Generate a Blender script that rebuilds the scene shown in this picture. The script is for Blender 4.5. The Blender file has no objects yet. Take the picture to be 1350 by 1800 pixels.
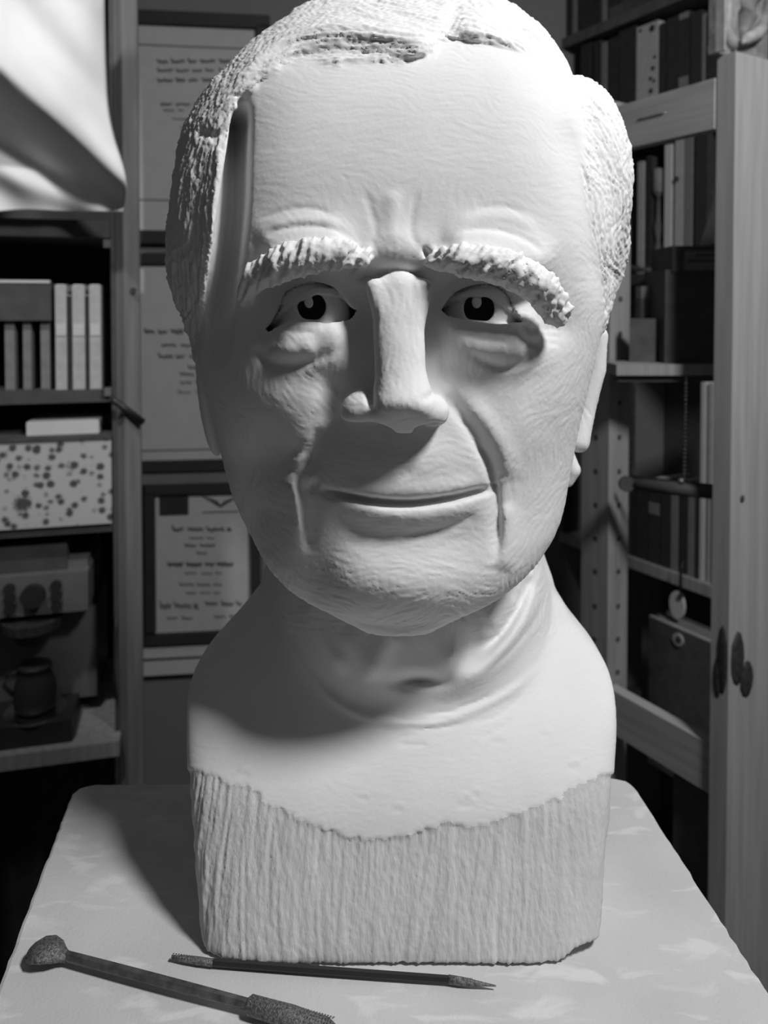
import bpy, math, random
import numpy as np
from mathutils import Vector, Matrix

# ------------------------------------------------------------------ camera
F = 1352.0                      # focal length in pixels of the 1350 x 1800 frame
PU, PV = 675.0, 575.0           # principal point
PITCH = math.radians(1.5)       # looking slightly down
CAMZ = 1.42
SP, CP = math.sin(PITCH), math.cos(PITCH)
scene = bpy.context.scene
COL = scene.collection
cam_d = bpy.data.cameras.new('camera')
cam = bpy.data.objects.new('camera', cam_d)
COL.objects.link(cam)
cam.location = (0, 0, CAMZ)
cam.rotation_euler = (math.pi / 2 - PITCH, 0, 0)
cam_d.sensor_fit = 'VERTICAL'
cam_d.sensor_height = 36.0
cam_d.lens = F / 1800 * 36
cam_d.shift_y = (PV - 900) / 1800
cam_d.shift_x = (675 - PU) / 1800
cam_d.clip_start = 0.01
cam_d.dof.use_dof = True
cam_d.dof.focus_distance = 0.46
cam_d.dof.aperture_fstop = 8.0
scene.camera = cam

# ------------------------------------------------------------------ light
wd = bpy.data.worlds.new('world'); scene.world = wd
wd.use_nodes = True
wd.node_tree.nodes['Background'].inputs[0].default_value = (1, 1, 1, 1)
wd.node_tree.nodes['Background'].inputs[1].default_value = 0.045

def area(name, loc, target, size, power, shape='DISK', spread=180):
    d = bpy.data.lights.new(name, 'AREA'); d.shape = shape; d.size = size; d.energy = power
    d.spread = math.radians(spread)
    o = bpy.data.objects.new(name, d); COL.objects.link(o)
    o.location = loc
    o.rotation_euler = (Vector(target) - Vector(loc)).to_track_quat('-Z', 'Y').to_euler()
    return o
area('work_lamp', (0.73, 0.0, 2.42), (0.02, 0.50, 1.35), 0.28, 19.8)
def spot(name, loc, target, angle, blend, size, power):
    d = bpy.data.lights.new(name, 'SPOT'); d.spot_size = math.radians(angle); d.spot_blend = blend; d.shadow_soft_size = size; d.energy = power
    o = bpy.data.objects.new(name, d); COL.objects.link(o); o.location = loc
    o.rotation_euler = (Vector(target) - Vector(loc)).to_track_quat('-Z', 'Y').to_euler(); return o
spot('shelf_spotlight', (-0.58, 0.35, 2.75), (-0.62, 1.25, 1.66), 43, .8, .05, 44.0)
vs = scene.view_settings
vs.view_transform = 'Standard'; vs.look = 'None'; vs.gamma = 1.0; vs.use_curve_mapping = False
vs.exposure = 0.0

# ------------------------------------------------------------------ helpers
def at(u, v, Y):
    """world point at distance Y in front of the camera seen at (u, v)"""
    a = (u - PU) / F; b = -(v - PV) / F
    dy = CP + SP * b; dz = -SP + CP * b
    s = Y / dy
    return Vector((a * s, Y, CAMZ + dz * s))
def seen(x, y, z):
    zz = z - CAMZ
    fw = y * CP - zz * SP; up = y * SP + zz * CP
    return PU + F * x / fw, PV - F * up / fw
ZT = CAMZ - .3945                       # table top
def spline(pts, n=10):
    p = np.array(pts, float)
    if len(p) < 3:
        t = np.linspace(0, 1, n + 1)[:, None]; return p[0] * (1 - t) + p[1] * t
    q = np.vstack([2 * p[0] - p[1], p, 2 * p[-1] - p[-2]])
    out = []
    for i in range(1, len(q) - 2):
        t = np.linspace(0, 1, n, endpoint=False)[:, None]
        a, b, c, d = q[i - 1], q[i], q[i + 1], q[i + 2]
        out.append(.5 * (2 * b + (c - a) * t + (2 * a - 5 * b + 4 * c - d) * t ** 2 + (3 * b - a - 3 * c + d) * t ** 3))
    out.append(p[-1:]); return np.vstack(out)

# ------------------------------------------------------------------ materials (greys, procedural)
def mat(name, base, rough=.6, metal=0.0, bump=0.0, scale=200.0, var=0.0, vscale=20.0, stretch=(1, 1, 1), spec=.5, coord='Object'):
    m = bpy.data.materials.new(name); m.use_nodes = True; nt = m.node_tree; bs = nt.nodes['Principled BSDF']
    bs.inputs['Roughness'].default_value = rough; bs.inputs['Metallic'].default_value = metal
    bs.inputs['Base Color'].default_value = (base, base, base, 1); bs.inputs['Specular IOR Level'].default_value = spec
    tc = nt.nodes.new('ShaderNodeTexCoord'); mp = nt.nodes.new('ShaderNodeMapping'); nt.links.new(tc.outputs[coord], mp.inputs[0]); mp.inputs['Scale'].default_value = stretch
    if var:
        n = nt.nodes.new('ShaderNodeTexNoise'); n.inputs['Scale'].default_value = vscale; n.inputs['Detail'].default_value = 5; nt.links.new(mp.outputs[0], n.inputs['Vector'])
        r = nt.nodes.new('ShaderNodeValToRGB'); lo, hi = base * (1 - var), min(1, base * (1 + var))
        r.color_ramp.elements[0].position = .3; r.color_ramp.elements[1].position = .7
        r.color_ramp.elements[0].color = (lo, lo, lo, 1); r.color_ramp.elements[1].color = (hi, hi, hi, 1)
        nt.links.new(n.outputs[0], r.inputs[0]); nt.links.new(r.outputs[0], bs.inputs['Base Color'])
    if bump:
        n2 = nt.nodes.new('ShaderNodeTexNoise'); n2.inputs['Scale'].default_value = scale; n2.inputs['Detail'].default_value = 4; nt.links.new(mp.outputs[0], n2.inputs['Vector'])
        b = nt.nodes.new('ShaderNodeBump'); b.inputs['Strength'].default_value = bump; b.inputs['Distance'].default_value = .001
        nt.links.new(n2.outputs[0], b.inputs['Height']); nt.links.new(b.outputs[0], bs.inputs['Normal'])
    return m
def plaster_mat():
    m = mat('plaster', .80, .85, 0, .10, 500, .03, 26, spec=.25); return m
def groove_mat():
    return mat('combed plaster', .64, .9, 0, .7, 420, .06, 60, (1, 1, .07), spec=.2)
def board_mat():
    """table board: worn grey paint with pale plaster smears"""
    m = mat('worn grey board', .62, .75, 0, .25, 500, .08, 14, spec=.3); nt = m.node_tree; bs = nt.nodes['Principled BSDF']
    tc = nt.nodes['Texture Coordinate']
    mp = nt.nodes.new('ShaderNodeMapping'); mp.inputs['Scale'].default_value = (24, 60, 24); mp.inputs['Rotation'].default_value = (0, 0, .25); nt.links.new(tc.outputs['Object'], mp.inputs[0])
    n = nt.nodes.new('ShaderNodeTexNoise'); n.inputs['Scale'].default_value = 1.0; n.inputs['Detail'].default_value = 6; n.inputs['Distortion'].default_value = .6; nt.links.new(mp.outputs[0], n.inputs['Vector'])
    r = nt.nodes.new('ShaderNodeValToRGB'); r.color_ramp.elements[0].position = .54; r.color_ramp.elements[1].position = .64; nt.links.new(n.outputs[0], r.inputs[0])
    mx = nt.nodes.new('ShaderNodeMix'); mx.data_type = 'RGBA'; nt.links.new(r.outputs[0], mx.inputs[0])
    old = bs.inputs['Base Color'].links[0].from_socket
    nt.links.new(old, mx.inputs[6]); mx.inputs[7].default_value = (.73, .73, .73, 1); nt.links.new(mx.outputs[2], bs.inputs['Base Color'])
    return m
def floral_mat():
    """pale card printed with small dark flowers"""
    m = mat('flower print card', .42, .7); nt = m.node_tree; bs = nt.nodes['Principled BSDF']
    tc = nt.nodes['Texture Coordinate']; mp = nt.nodes['Mapping']; mp.inputs['Scale'].default_value = (1, .02, 1)
    def spots(scale, r0, r1):
        v = nt.nodes.new('ShaderNodeTexVoronoi'); v.inputs['Scale'].default_value = scale; v.inputs['Randomness'].default_value = .75; nt.links.new(mp.outputs[0], v.inputs['Vector'])
        n = nt.nodes.new('ShaderNodeTexNoise'); n.inputs['Scale'].default_value = 300; nt.links.new(mp.outputs[0], n.inputs['Vector'])
        a = nt.nodes.new('ShaderNodeMath'); a.operation = 'MULTIPLY_ADD'; nt.links.new(n.outputs[0], a.inputs[0]); a.inputs[1].default_value = .25; nt.links.new(v.outputs['Distance'], a.inputs[2])
        r = nt.nodes.new('ShaderNodeValToRGB'); r.color_ramp.elements[0].position = r0; r.color_ramp.elements[1].position = r1
        nt.links.new(a.outputs[0], r.inputs[0]); return r.outputs[0]
    s1 = spots(60, .44, .62); s2 = spots(15, .30, .40)
    mm = nt.nodes.new('ShaderNodeMath'); mm.operation = 'MULTIPLY'; nt.links.new(s1, mm.inputs[0]); nt.links.new(s2, mm.inputs[1])
    mx = nt.nodes.new('ShaderNodeMix'); mx.data_type = 'RGBA'; nt.links.new(mm.outputs[0], mx.inputs[0]); mx.inputs[6].default_value = (.07, .07, .07, 1); mx.inputs[7].default_value = (.5, .5, .5, 1)
    nt.links.new(mx.outputs[2], bs.inputs['Base Color']); return m
M = dict(
    plaster=plaster_mat(), groove=groove_mat(), board=board_mat(), floral=floral_mat(),
    pine=mat('pale pine', .44, .6, 0, .15, 60, .14, 9, (9, 9, .5), spec=.3), pine_dim=mat('aged pine', .34, .6, 0, .15, 60, .16, 9, (9, 9, .5), spec=.3),
    pine_x=mat('pine rail', .46, .6, 0, .15, 60, .16, 8, (.6, .6, 12), spec=.3),
    pine_dark=mat('shaded pine', .20, .6, 0, .15, 60, .2, 9, (9, 9, .5), spec=.3), knot=mat('pine knot', .045, .6, 0, .2, 300, .4, 120), black=mat('black lacquer', .085, .6, 0, 0, 1, .15, 30, spec=.2), dark=mat('dark cloth board', .11, .75, 0, .1, 400, .2, 40, spec=.2),  # dark pine: the left post's shade is put into its colour
    wall=mat('painted wall', .17, .85, 0, .15, 250, .05, 5, spec=.2), floor=mat('dark floor', .06, .7, 0, .1, 60, .2, 8, spec=.2), trim=mat('painted trim', .50, .6, 0, 0, 1, .05, 10),
    paper=mat('certificate paper', .46, .9, 0, 0, 1, .04, 30, spec=.1), ink=mat('ink', .09, .9, spec=.1), frame=mat('black frame', .035, .5, 0, 0, 1, .1, 30, spec=.25),
    cloth=mat('white cotton', .82, .95, 0, .3, 900, .03, 20, spec=.1), white=mat('white card', .62, .8, 0, 0, 1, .05, 20, spec=.2), grey=mat('grey plastic', .16, .5, 0, 0, 1, .08, 30, spec=.3),
    steel=mat('worn steel', .20, .45, .8, .3, 900, .35, 150), rasp=mat('toothed steel', .20, .5, .6, .8, 1300, .6, 700), chrome=mat('chrome', .75, .18, 1), wire=mat('gunmetal', .035, .45, .3),
    bookl=mat('pale book cloth', .46, .8, 0, .1, 600, .10, 60, spec=.2), bookm=mat('grey book cloth', .22, .8, 0, .1, 600, .12, 60, spec=.2), bookd=mat('dark book cloth', .042, .7, 0, .1, 600, .2, 60, spec=.2),
    relief=mat('worn painted carving', .26, .7, 0, .4, 200, .35, 45, spec=.3), relief_l=mat('pale worn paint', .42, .7, 0, .4, 200, .2, 60, spec=.3))

# ------------------------------------------------------------------ object helpers
def tag(o, label=None, cat=None, group=None, kind=None):
    if label: o['label'] = label
    if cat: o['category'] = cat
    if group: o['group'] = group
    if kind: o['kind'] = kind
    return o
def empty(name, loc, label, cat, group=None):
    o = bpy.data.objects.new(name, None); COL.objects.link(o); o.location = loc; return tag(o, label, cat, group)
def link_mesh(name, me, m, parent=None, origin=None):
    me.materials.append(m); o = bpy.data.objects.new(name, me); COL.objects.link(o)
    if parent is not None:
        o.parent = parent
        off = Vector((0, 0, 0)); q = parent
        while q is not None: off += Vector(q.location); q = q.parent
        me.transform(Matrix.Translation(-off))
    else:
        vs_ = np.array([v.co[:] for v in me.vertices]); c = (vs_.min(0) + vs_.max(0)) / 2; c[2] = vs_[:, 2].min()
        me.transform(Matrix.Translation(-Vector(c))); o.location = c
    return o
import bmesh
def bm_obj(name, bm, m, parent=None, smooth=False, bevel=0, seg=2):
    if bevel:
        es = [e for e in bm.edges if len(e.link_faces) == 2 and e.calc_face_angle(0) > .5]
        bmesh.ops.bevel(bm, geom=es, offset=bevel, segments=seg, affect='EDGES', profile=.5)
    bmesh.ops.recalc_face_normals(bm, faces=bm.faces)
    me = bpy.data.meshes.new(name); bm.to_mesh(me); bm.free()
    if smooth: me.polygons.foreach_set('use_smooth', np.ones(len(me.polygons), bool))
    return link_mesh(name, me, m, parent)
def hexa(bm, p):
    """p: 8 points, bottom ring then top ring"""
    v = [bm.verts.new(q) for q in p]
    for f in ((3, 2, 1, 0), (4, 5, 6, 7), (0, 1, 5, 4), (1, 2, 6, 5), (2, 3, 7, 6), (3, 0, 4, 7)): bm.faces.new([v[i] for i in f])
def slab(a, b, depth, z0, z1):
    """upright box: plan edge a->b, pushed back by the vector depth"""
    a, b, d = Vector((a[0], a[1], 0)), Vector((b[0], b[1], 0)), Vector((depth[0], depth[1], 0)); r = []
    for z in (z0, z1): r += [Vector((q.x, q.y, z)) for q in (a, b, b + d, a + d)]
    return r
def box(name, pts, m, parent=None, bevel=.0015, seg=2):
    bm = bmesh.new(); hexa(bm, pts); return bm_obj(name, bm, m, parent, bevel=bevel, seg=seg)
def tube_bm(bm, pts, rad, n=10, caps=True, flat=1.0):
    pts = [Vector(p) for p in pts]; rings = []
    rad = rad if isinstance(rad, (list, tuple)) else [rad] * len(pts)
    up = Vector((0, 0, 1))
    for i, p in enumerate(pts):
        t = (pts[min(i + 1, len(pts) - 1)] - pts[max(i - 1, 0)]).normalized()
        s = t.cross(up)
        if s.length < .05: s = t.cross(Vector((0, 1, 0)))
        s.normalize(); w = s.cross(t).normalized()
        rings.append([bm.verts.new(p + (s * math.cos(k * 2 * math.pi / n) + w * flat * math.sin(k * 2 * math.pi / n)) * rad[i]) for k in range(n)])
    for a, b in zip(rings[:-1], rings[1:]):
        for k in range(n): bm.faces.new((a[k], a[(k + 1) % n], b[(k + 1) % n], b[k]))
    if caps: bm.faces.new(rings[0][::-1]); bm.faces.new(rings[-1])
def tube(name, pts, rad, m, parent=None, n=10, flat=1.0, smooth=True):
    bm = bmesh.new(); tube_bm(bm, pts, rad, n, True, flat); return bm_obj(name, bm, m, parent, smooth)
def disc_bm(bm, c, axis, r, h, n=16):
    a = Vector(axis).normalized(); tube_bm(bm, [Vector(c), Vector(c) + a * h], r, n)
class Plane:
    """an upright plane; u picks the place along it, back is how far behind it"""
    def __init__(s, p, d):
        s.p = Vector((p[0], p[1])); s.d = Vector((d[0], d[1])).normalized(); n = Vector((-s.d.y, s.d.x)); s.n = n if n.y > 0 else -n
    def at(s, u, back=0):
        k = (u - PU) / F; p = s.p + s.n * back            # x = k*y
        t = (k * p.y - p.x) / (s.d.x - k * s.d.y); q = p + s.d * t; return q
    def z(s, u, v, back=0):
        return at(u, v, s.at(u, back).y)[2]
    def xyz(s, u, v, back=0):
        q = s.at(u, back); return Vector((q.x, q.y, s.z(u, v, back)))
    def box(s, u0, u1, v0, v1, depth, back=0, z0=None, z1=None):
        a, b = s.at(u0, back), s.at(u1, back); um = (u0 + u1) / 2
        lo = s.z(um, v1, back) if z0 is None else z0; hi = s.z(um, v0, back) if z1 is None else z1
        return slab(a, b, s.n * depth, lo, hi)
# ------------------------------------------------------------------ room shell
WALL = Plane(at(350, 600, 1.80)[:2], (1, .12))
def wall_box(name, p, q, thick, z0, z1, m):
    d = Vector((q[0] - p[0], q[1] - p[1])).normalized(); n = Vector((-d.y, d.x)) * thick
    return tag(box(name, slab(p, q, n, z0, z1), m, bevel=0), kind='structure')
wl, wr = WALL.p - WALL.d * 1.25, WALL.p + WALL.d * 1.9
wall_box('wall_back', wl, wr, .08, 0, 2.6, M['wall'])
wall_box('wall_left', (wl.x, wl.y - 2.6), wl, .08, 0, 2.6, M['wall'])
wall_box('wall_right', wr, (wr.x, wr.y - 2.8), .08, 0, 2.6, M['wall'])
tag(box('floor', slab((wl.x, -1.0), (wr.x, -1.0), (0, 3.2), -.05, 0), M['floor'], bevel=0), kind='structure')
tr = empty('trim_1', (*WALL.at(330, -.02), WALL.z(330, 1180)), None, None); tag(tr, kind='structure')
box('moulding', WALL.box(215, 560, 1150, 1181, .022, -.024), M['trim'], tr, .002)
box('moulding_lip', WALL.box(215, 560, 1141, 1151, .034, -.036), M['trim'], tr, .003)

# ------------------------------------------------------------------ framed documents on the wall
def squiggle(bm, u0, u1, v, h, seed, back, dens=1.0, thick=1.0):
    """an illegible line of script: a run of small pen loops broken into words"""
    rng = random.Random(seed); u = u0
    while u < u1 - 4:
        w = min(rng.uniform(14, 30), u1 - u); n = max(3, int(w / 3.2 * dens)); pts = []
        for i in range(n + 1):
            uu = u + w * i / n; vv = v + (h * .5 if i % 2 else -h * .5) * rng.uniform(.4, 1.1) * (1.7 if i == 0 else 1)
            pts.append(WALL.xyz(uu, vv, back))
        for a, b in zip(pts[:-1], pts[1:]):
            d = (b - a).normalized(); s = Vector((-d.z * WALL.d.x, -d.z * WALL.d.y, d.x * WALL.d.x + d.y * WALL.d.y)) * .0011 * thick
            q = [a - s, b - s, b + s, a + s]; off = Vector((WALL.n.x, WALL.n.y, 0)) * .0006
            hexa(bm, [p + off for p in q] + q)
        u += w + rng.uniform(5, 9)
def framed(u0, u1, v0, v1, bar, lines, label, mark=None, mat_lines=(), pt=None, lift=.02):
    c = WALL.at((u0 + u1) / 2, -.012)
    r = empty('framed_certificate', (c.x, c.y, WALL.z((u0 + u1) / 2, v1)), label, 'picture')
    bm = bmesh.new()
    for a in ((u0, u1, v0, v0 + bar), (u0, u1, v1 - bar, v1), (u0, u0 + bar, v0 + bar, v1 - bar), (u1 - bar, u1, v0 + bar, v1 - bar)):
        hexa(bm, WALL.box(*a, lift, -lift - .001))
    bm_obj('frame', bm, M['frame'], r, bevel=.001, seg=1)
    p = box('paper', WALL.box(u0 + bar - 2, u1 - bar + 2, v0 + bar - 2, v1 - bar + 2, .004, -.008), M['paper'], r, 0)
    bm = bmesh.new()
    for i, (a, b, v, h, t) in enumerate(lines): squiggle(bm, a, b, v, h, i + int(u0 + v0), -.0093, thick=t)
    for a, b, v in mat_lines: hexa(bm, WALL.box(a, b, v - 1, v + 1, .0008, -.0093))
    o = bm_obj('script', bm, M['ink'], r); o['kind'] = 'stuff'; o['label'] = 'illegible dark lines of script on the certificate'
    if mark: mark(r)
    return r
framed(150, 476, 19, 428, 23, [(280, 460, 108, 7, 1.6), (280, 460, 124, 6, 1.5), (280, 460, 141, 6, 1.6), (285, 440, 183, 6, 1.3), (290, 325, 194, 4, 1.0), (306, 400, 209, 4, .9), (320, 400, 224, 4, .8)],
       'framed document highest on the back wall, partly behind the bust hair', mat_lines=[(175, 460, 81), (175, 460, 352)])
framed(160, 560, 445, 828, 19, [(254, 500, 583, 9, 1.8), (284, 480, 607, 7, 1.3), (278, 480, 627, 7, 1.5), (330, 470, 646, 6, 1.2), (316, 480, 658, 7, 1.3), (316, 470, 673, 6, 1.0), (312, 470, 690, 6, .7)],
       'framed script certificate in the middle of the back wall, below the highest one', mat_lines=[(182, 540, 790)])
def crest(r):
    box('seal_patch', WALL.box(278, 329, 869, 905, .003, -.0115), M['frame'], r, 0)['label'] = 'black square patch in the corner of the certificate'
    bm = bmesh.new()
    for s in (-1, 1):
        for k in range(4):
            a = WALL.xyz(386, 890, -.0095); b = WALL.xyz(386 + s * (9 + 8 * k), 878 - 2 * k, -.0095); w = Vector((0, 0, .003))
            q = [a - w, b - w * .4, b + w * .4, a + w]; off = Vector((WALL.n.x, WALL.n.y, 0)) * .001; hexa(bm, [p + off for p in q] + q)
    hexa(bm, WALL.box(354, 418, 899, 901, .001, -.0095))
    bm_obj('winged_crest', bm, M['ink'], r)
framed(251, 456, 850, 1131, 18, [(300, 404, 931, 8, 1.6), (330, 375, 946, 4, .9), (322, 386, 959, 6, 1.3), (343, 362, 973, 5, 1.1), (292, 416, 992, 9, 2.0), (322, 388, 1008, 4, .9), (312, 394, 1028, 5, 1.1),
       (324, 384, 1043, 4, .9), (277, 345, 1066, 11, 1.2), (358, 422, 1062, 8, 1.5), (290, 338, 1087, 5, 1.1), (374, 410, 1084, 5, 1.1)],
       'lowest framed certificate on the back wall, with black patch and winged crest', mark=crest)
ps = tag(box('picture_ledge', WALL.box(215, 520, 832, 849, .02, -.022), M['grey'], bevel=.002), 'narrow grey ledge on the wall between the two lower certificates', 'ledge')

# ------------------------------------------------------------------ left shelving unit
LP = Plane((-.474, 1.35), (1, .25)); LN = LP.n
unit = empty('shelving_unit', (*LP.at(90, .17), 0), 'black shelving unit with a pine front post left of the bust', 'shelf')
box('side_panel', LP.box(196, 207, 0, 1, .32, .004, 0, 2.3), M['black'], unit, .002)
box('back_panel', LP.box(-90, 195, 0, 1, .012, .31, 0, 2.3), M['black'], unit, .001)
box('side_panel', LP.box(-110, -90, 0, 1, .32, .004, 0, 2.3), M['black'], unit, .002)
ZL = {k: LP.z(100, v) for k, v in dict(top=385, books=687, box=925, coffee=1300).items()}
for k, th in (('top', .03), ('books', .022), ('box', .016)):
    box('shelf_board', slab(LP.at(-90, .004), LP.at(195, .004), LN * .305, ZL[k] - th, ZL[k]), M['black'], unit, .002)
o = box('shelf_board', slab(LP.at(-90, -.03), LP.at(203, -.03), LN * .34, ZL['coffee'] - .026, ZL['coffee']), M['pine_dim'], unit, .004); o['label'] = 'worn pine board under the coffee machine'
# pine post in front of the side panel: two planed faces
pc = LP.at(218, -.012); c_, s_ = math.cos(.5), math.sin(.5)
a = pc + Vector((-c_, s_)) * .020; 
bmp = bmesh.new(); hexa(bmp, slab(a, pc, Vector((s_, c_)) * .030, 0, 2.3)); po = bm_obj('pine_post', bmp, M['pine_dark'], unit, bevel=.003)
bmp = bmesh.new(); hexa(bmp, slab(pc, LP.at(245, .006), Vector((-.006, .026)), 0, 2.3)); po2 = bm_obj('pine_post', bmp, M['pine_dark'], unit, bevel=.003)
bm = bmesh.new(); disc_bm(bm, LP.xyz(235, 511, -.004), (.1, -1, 0), .0055, .003, 12); bm_obj('knot', bm, M['knot'], po2)
for u, v in ((188, 689), (189, 428)):
    box('shelf_pin', LP.box(u - 6, u + 6, v - 7, v + 7, .01, -.006), M['grey'], unit, .001)
br = LP.xyz(196, 702, -.028); b2 = LP.xyz(250, 742, -.006)
tube('brace', [br, b2], .0062, M['wire'], unit, 8)

# white cloth heaped over the top of the unit
def sheet(name, grid, m, parent=None, thick=.003):
    bm = bmesh.new(); R_ = [[bm.verts.new(p) for p in row] for row in grid]
    for i in range(len(R_) - 1):
        for j in range(len(R_[0]) - 1): bm.faces.new((R_[i][j], R_[i][j + 1], R_[i + 1][j + 1], R_[i + 1][j]))
    o = bm_obj(name, bm, m, parent, True); md = o.modifiers.new('thickness', 'SOLIDIFY'); md.thickness = thick; md.offset = 0
    return o
rng = random.Random(4); grid = []
edge = spline([(182, -60), (184, 60), (186, 130), (190, 190), (200, 240), (214, 285), (222, 320), (221, 350), (216, 372)], 8)
for i in range(61):
    t = i / 60; k = t * (len(edge) - 1); e = edge[int(k)] * (1 - k % 1) + edge[min(len(edge) - 1, int(k) + 1)] * (k % 1); row = []
    for j in range(61):
        s = j / 60; u = -120 + (e[0] + 120) * s; v = e[1] + (1 - s) * 6 * math.sin(s * 9)
        # a fat fold runs down to the right; below it the cloth tucks back under
        ridge = 108 + 185 * max(0, u) / 200; dv = v - ridge
        y = LP.at(u).y - .105 - .040 * math.exp(-(dv / 70) ** 2) + .072 * (1 - math.exp(-(max(0, dv - 8) / 60) ** 1.5)) - .018 * math.exp(-((v - (300 + .42 * u)) / 26) ** 2) + .012 * math.exp(-((v - (255 + .5 * u)) / 20) ** 2)
        y += .006 * math.sin(u * .031 + v * .012) + .004 * math.sin(u * .06 - v * .05) + .035 * max(0, s - .86) ** 2 * 50 * .35
        row.append(at(u, v, min(y, LP.at(u).y - .012)))
    grid.append(row)
tag(sheet('white_cloth', grid, M['cloth']), 'bright white cloth hanging in a thick fold at the top of the black shelving', 'cloth')

# books under the cloth
def book(P, u0, u1, v0, v1, depth, m, back=0, label=None, z0=None, lean=0, group=None, pages=True, cat='book'):
    r = empty('book', (*P.at((u0 + u1) / 2, back + depth / 2), P.z((u0 + u1) / 2, v1, back) if z0 is None else z0), label, cat, group)
    pts = P.box(u0, u1, v0, v1, depth, back, z0=z0)
    box('cover', pts, m, r, min(.002, abs(u1 - u0) * .0002), 2)
    ins = P.box(u0 + (u1 - u0) * .14, u1 - (u1 - u0) * .14, v0 + 0, v1, depth - .004, back + .004, z0=pts[0].z + .003, z1=pts[4].z + .0012)
    box('page_block', ins, M['white'], r, 0)
    return r
names = ['first', 'middle', 'last']
for i, (u0, u1) in enumerate(((8, 25), (40, 54), (71, 87))):
    book(LP, u0, u1, 560, 680, .17, M['bookm'], .03, 'grey spine %s under the black case on the book shelf' % ['leftmost', 'second', 'rightmost'][i], ZL['books'] + .0005)
for i, (u0, u1) in enumerate(((97, 117), (127, 149), (157, 177))):
    b = book(LP, u0, u1, 501, 676, .18, M['bookl'], .012, 'tall pale spine, %s of the three right of the black case' % ['leftmost', 'middle', 'rightmost'][i], ZL['books'] + .0005)
    q = box('spine_label', LP.box(u0 + 1, u1 - 1, 570, 590, .002, .0105), M['white'], b, 0); q['label'] = 'paler paper band round the spine'
for i, (u0, u1) in enumerate(((118.5, 125.5), (150.2, 155.8))):
    book(LP, u0, u1, 520, 676, .18, M['bookd'], .012, 'thin black spine between the %s pair of tall pale spines' % ['left', 'right'][i], ZL['books'] + .0005)
c = empty('black_case', (*LP.at(30, .06), LP.z(40, 598, .02)), 'black case with a bright top edge on the grey spines at far left', 'case')
box('case_body', LP.box(-60, 90, 497, 600, .17, .018, z0=ZL['books'] + (LP.z(48, 560, .03) - LP.z(48, 680, .03)) + .002), M['black'], c, .004)
o = box('highlight_strip', LP.box(-60, 88, 492, 497, .012, .016), M['white'], c, .001); o['label'] = 'white strip painted in as the lit top edge'  # highlight along the top of the case, put in as a white strip
# flowered box and the white carton on it
fb = empty('flowered_box', (*LP.at(60, .12), ZL['box']), 'storage box printed with small dark flowers on the black shelving', 'box')
box('box_body', LP.box(-80, 193, 777, 923, .25, -.004, z0=ZL['box'] + .0005), M['floral'], fb, .004)
box('lid_rim', LP.box(-82, 194, 769, 777, .255, -.007), M['black'], fb, .002)
zt = LP.z(56, 769, -.007)
wc = tag(box('white_carton', [Vector(p) for p in LP.box(44, 172, 741, 769, .12, .01, z0=zt + .0005)], M['white'], None, .003), 'flat white carton lying on the flowered box', 'box')
# coffee machine
cm = empty('coffee_machine', (*LP.at(60, .12), ZL['coffee']), 'grey coffee machine with round black dials on the pine shelf', 'appliance')
Zc = ZL['coffee']
box('housing', LP.box(-60, 164, 1075, 1270, .18, .085, z0=Zc + .03), M['grey'], cm, .006)
box('top_cover', LP.box(-60, 113, 960, 1015, .18, .03), M['black'], cm, .006)
box('side_tower', LP.box(113, 150, 982, 1078, .18, .035), M['grey'], cm, .004)
pn = box('control_panel', LP.box(-60, 150, 1012, 1082, .20, .012), M['grey'], cm, .010, 3)
def knob(u, v, r, m, h=.010, par=pn, nm='button'):
    bm = bmesh.new(); p = LP.xyz(u, v, .012); disc_bm(bm, p + Vector((LN.x, LN.y, 0)) * .002, (-LN.x, -LN.y, 0), r, h, 20); return bm_obj(nm, bm, m, par, bevel=.0012)
knob(54, 1045, .020, M['frame'], .018, nm='dial'); knob(54, 1072, .0062, M['frame'], .006)
for v in (1034, 1052, 1070): knob(11, v, .0092, M['frame'])
for v in (1028, 1046, 1065): knob(94, v, .0092, M['frame'])
bm = bmesh.new(); p = LP.xyz(50, 1102, .035)
tube_bm(bm, [p, p + Vector((0, 0, .017))], [.047, .050], 28); bm_obj('spout_ring', bm, M['steel'], cm, bevel=.002)
bm = bmesh.new(); tube_bm(bm, [p + Vector((0, 0, -.026)), p + Vector((0, 0, -.022)), p + Vector((0, 0, -.004)), p], [.022, .026, .040, .044], 24); bm_obj('spout', bm, M['frame'], cm, True)
dt = box('drip_tray', LP.box(-60, 118, 1276, 1296, .12, -.012, z0=Zc + .0005), M['frame'], cm, .004)
bm = bmesh.new(); p = LP.xyz(55, 1281, .035); p.z = LP.z(29, 1276, -.012) - .001; tube_bm(bm, [p, p + Vector((0, 0, .005))], .052, 32); bm_obj('tray_rim', bm, M['chrome'], dt, bevel=.001)
jg = empty('coffee_pot', LP.xyz(54, 1279, .035) + Vector((0, 0, .005)), 'black coffee pot under the spout of the coffee machine', 'pot')
jg.location.z = LP.z(29, 1276, -.012) + .0065; zz = jg.location.z; prof = [(.030, 0), (.0345, .004), (.036, .03), (.0345, .060), (.029, .080), (.026, .092), (.028, .098)]; prof = [(r, h * .74) for r, h in prof]
bm = bmesh.new(); tube_bm(bm, [Vector((jg.location.x, jg.location.y, zz + h)) for r, h in prof], [r for r, h in prof], 28); bm_obj('pot_body', bm, M['frame'], jg, True)
bm = bmesh.new(); tube_bm(bm, [Vector((jg.location.x, jg.location.y, zz + h)) for h in (.0727, .078, .081)], [.029, .027, .010], 24); bm_obj('pot_lid', bm, M['frame'], jg, True)
q = Vector((jg.location.x, jg.location.y, zz)); sd = Vector((-LP.d.x, -LP.d.y, 0))
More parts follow.
